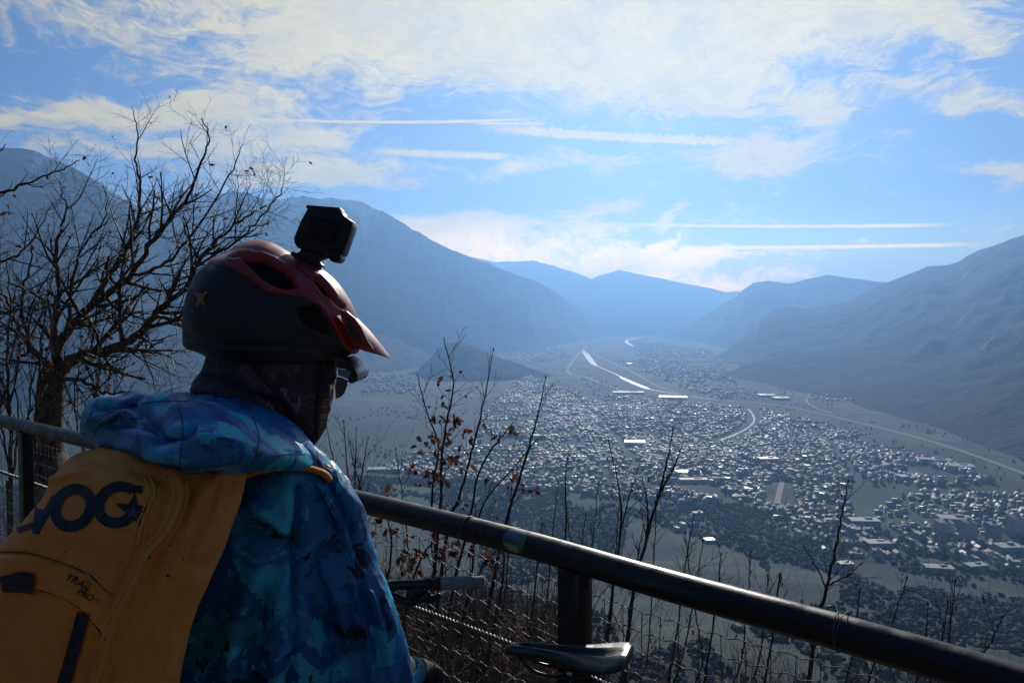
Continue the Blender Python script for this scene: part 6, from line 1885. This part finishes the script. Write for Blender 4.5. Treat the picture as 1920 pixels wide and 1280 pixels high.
# ------------------------------------------------------------------ mountain bike leaning on the railing
frame_m = mat('bike_frame_paint', (0.012, 0.012, 0.014), 0.4)
rubber = mat('tyre_rubber', (0.015, 0.015, 0.015), 0.85)
alu = mat('black_alloy', (0.02, 0.02, 0.022), 0.32, metal=0.6)
grip_m = mat('grey_grip', (0.12, 0.105, 0.10), 0.85, fn=varied((0.14, 0.12, 0.115), (0.22, 0.20, 0.185), 120, 0.6, 0.002))
sad_m = mat('saddle_cover', (0.035, 0.032, 0.030), 0.45, spec=0.4, fn=varied((0.006, 0.006, 0.006), (0.011, 0.010, 0.010), 60, 0.25, 0.001, rough=(0.3, 0.45)))
bk = empty('bicycle', (-.17, 1.66, 0)); tag(bk, 'black mountain bike leaning on the railing beside the rider', 'bicycle')
sp = Vector(at(1075, 1236, 1.55)); hb = Vector((-.42, 1.86, 1.02))
bd_ = Vector((hb.x - sp.x, hb.y - sp.y, 0)).normalized(); bs = Vector((-bd_.y, bd_.x, 0))
Z3 = Vector((0, 0, 1))
bb = sp + bd_ * .20; bb.z = .33
rear = bb - bd_ * .42; rear.z = .345
seat_t = sp + bd_ * .055; seat_t.z = .72
head_b = bb + bd_ * .40; head_b.z = .66; head_t = head_b - bd_ * .04 + Z3 * .11
front = bb + bd_ * .72; front.z = .345
T = Tubes()
T.add([bb, seat_t], .017, 12); T.add([seat_t - Z3 * .06, head_t - Z3 * .02], .019, 12); T.add([bb, head_b + Z3 * .02], .024, 12); T.add([head_b - Z3 * .02, head_t + Z3 * .02], .024, 12)
for s_ in (1, -1):
    T.add([bb + bs * .03 * s_, rear + bs * .07 * s_], .010, 8); T.add([seat_t - Z3 * .1 + bs * .02 * s_, rear + bs * .07 * s_], .009, 8)
loc(T.build('frame', frame_m, bk))
T = Tubes()
for s_ in (1, -1): T.add([head_b - Z3 * .05 + bs * .065 * s_, front + bs * .065 * s_], .018, 10)
T.add([head_b - Z3 * .05 - bs * .07, head_b - Z3 * .02, head_b - Z3 * .05 + bs * .07], .016, 8); loc(T.build('fork', frame_m, bk))
for c in (rear, front):
    T = Tubes(); th = np.linspace(0, 2 * pi, 65); P = np.array([tuple(c + bd_ * (.325 * cos(a)) + Z3 * (.325 * sin(a))) for a in th]); T.add(P, .026, 10, cap=False)
    wh = loc(T.build('wheel', rubber, bk))
    T = Tubes(); P = np.array([tuple(c + bd_ * (.295 * cos(a)) + Z3 * (.295 * sin(a))) for a in th]); T.add(P, .012, 8, cap=False)
    for k in range(28):
        a = 2 * pi * k / 28; e = c + bd_ * (.29 * cos(a)) + Z3 * (.29 * sin(a)); T.add([c + bs * (.03 if k % 2 else -.03), e], .001, 4)
    T.add([c - bs * .05, c + bs * .05], .02, 12)
    rm = T.build('rim', alu, wh); rm.data.transform(Matrix.Translation(-bk.location))
T = Tubes(); T.add([bb - bs * .09, bb + bs * .09], .014, 10)
T.add([bb + bs * .07, bb + bs * .07 + bd_ * .12 - Z3 * .12], .010, 8); T.add([bb - bs * .07, bb - bs * .07 - bd_ * .12 + Z3 * .12], .010, 8)
th = np.linspace(0, 2 * pi, 33); T.add([tuple(bb - bs * .055 + bd_ * (.075 * cos(a)) + Z3 * (.075 * sin(a))) for a in th], .004, 6, cap=False); loc(T.build('crankset', alu, bk))
T = Tubes(); T.add([seat_t - Z3 * .02, sp - Z3 * .035 + bd_ * .02], .0155, 16); loc(T.build('seat_post', alu, bk))
# turned handlebar
hd = Vector((1.0, 0.06, 0.012)).normalized()
ge = Vector(at(908, 1091, 1.87)); gs = Vector(at(826, 1093, 1.86)); bc = gs + (gs - ge).normalized() * .30
T = Tubes(); T.add(catmull([ge, gs, gs * .6 + bc * .4 - Z3 * .002, bc - Z3 * .01], 6), [.011, .011, .013, .0155], 14); T.add([head_t, head_t + Z3 * .06, bc], [.018, .018, .02], 12)
T.add(catmull([bc - Z3 * .01, bc - hd * .3, bc - hd * .38], 6), .012, 12); loc(T.build('handlebar', alu, bk))
T = Tubes(); P = np.array([gs + (ge - gs) * s for s in np.linspace(0, 1, 30)]); T.add(P, [.0165] + [.0158, .0163] * 13 + [.0168, .0168, .015], 20); loc(T.build('grip', grip_m, bk))
T = Tubes(); dh = (ge - gs).normalized(); T.add([gs - dh * .016, gs - dh * .001], .0178, 18); T.add([gs - dh * .040, gs - dh * .024], .0165, 18)
loc(T.build('grip_clamp', alu, bk))
T = Tubes()
T.add(catmull([gs - dh * .05 - Z3 * .012, gs - dh * .07 - Z3 * .022 - Vector((0, .02, 0)), gs - dh * .06 - Z3 * .034, gs - dh * .02 - Z3 * .038, gs + dh * .0 - Z3 * .030], 8), [.013, .016, .013, .009, .006], 12)
T.add(catmull([gs - dh * .03 - Z3 * .02, gs - dh * .05 - Z3 * .04, gs - dh * .085 - Z3 * .045, gs - dh * .115 - Z3 * .030, gs - dh * .14 - Z3 * .02], 8), [.010, .012, .011, .008, .005], 12)
T.add(catmull([gs - dh * .05 - Z3 * .02, gs - dh * .10 - Z3 * .016 + Vector((0, .03, 0)), gs - dh * .16 - Z3 * .05, gs - dh * .25 - Z3 * .10], 8), .0025, 8)
T.add(catmull([gs - dh * .045 - Z3 * .03, gs - dh * .09 - Z3 * .06, gs - dh * .18 - Z3 * .07, gs - dh * .28 - Z3 * .14], 8), .0025, 8)
loc(T.build('brake_lever', alu, bk))
# saddle: wide tail to the right, nose to the left, channel down the middle
n0 = Vector(at(948, 1208, 1.60)); tl_ = Vector(at(1178, 1230, 1.50)); ax = (tl_ - n0); SLn = ax.length; axd = ax.normalized(); lat = Vector((axd.y, -axd.x, 0)).normalized()
if lat.y > 0: lat = -lat           # lat points to the viewer
upv = lat.cross(axd).normalized()
if upv.z < 0: upv = -upv
ns, nw = 90, 64; V = []
for i in range(ns):
    s = i / (ns - 1)
    w = np.interp(s, [0, .02, .06, .15, .3, .45, .6, .75, .88, .96, 1], [.006, .012, .016, .018, .021, .029, .045, .064, .074, .070, .052])
    crown_ = np.interp(s, [0, .06, .15, .3, .5, .7, .85, .95, 1], [-.007, .000, .002, .002, .000, -.001, .001, .004, .003])
    dep = np.interp(s, [0, .06, .15, .4, .55, .7, .85, 1], [.006, .012, .018, .024, .030, .028, .022, .012])
    for j in range(nw):
        a = 2 * pi * j / nw; c, sn = cos(a), sin(a); x = w * np.sign(c) * abs(c) ** .75
        drop = np.interp(s, [0, .3, .6, .85, 1], [.008, .008, .008, .008, .006]) * abs(c) ** 3.5
        if sn >= 0:
            z = crown_ + .004 * sn ** .6 - drop
            z -= .011 * math.exp(-(x / (.006 + .010 * s)) ** 4) * np.interp(s, [0, .10, .18, .80, .90, 1], [0, 0, 1, 1, .4, .1])
        else: z = crown_ - np.interp(s, [0, .3, .6, .85, 1], [.008, .008, .008, .008, .006]) + dep * sn * (0.35 + .65 * abs(sn))
        V.append(tuple(n0 + axd * (s * SLn) + lat * x * (1.0) + upv * z))
f = [(i * nw + j, i * nw + (j + 1) % nw, (i + 1) * nw + (j + 1) % nw, (i + 1) * nw + j) for i in range(ns - 1) for j in range(nw)] + [tuple(range(nw)), tuple((ns - 1) * nw + x for x in range(nw - 1, -1, -1))]
me = mesh_from(V, f); bm = bmesh.new(); bm.from_mesh(me); bmesh.ops.recalc_face_normals(bm, faces=bm.faces); bm.to_mesh(me); bm.free()
loc(link('saddle', me, sad_m, bk))
T = Tubes()
for s_ in (1, -1): T.add(catmull([n0 + axd * .03 + lat * .008 * s_ - upv * .02, n0 + axd * .08 + lat * .02 * s_ - upv * .045, n0 + axd * .17 + lat * .022 * s_ - upv * .045, n0 + axd * .22 + lat * .02 * s_ - upv * .02], 6), .0035, 8)
loc(T.build('saddle_rail', alu, bk))
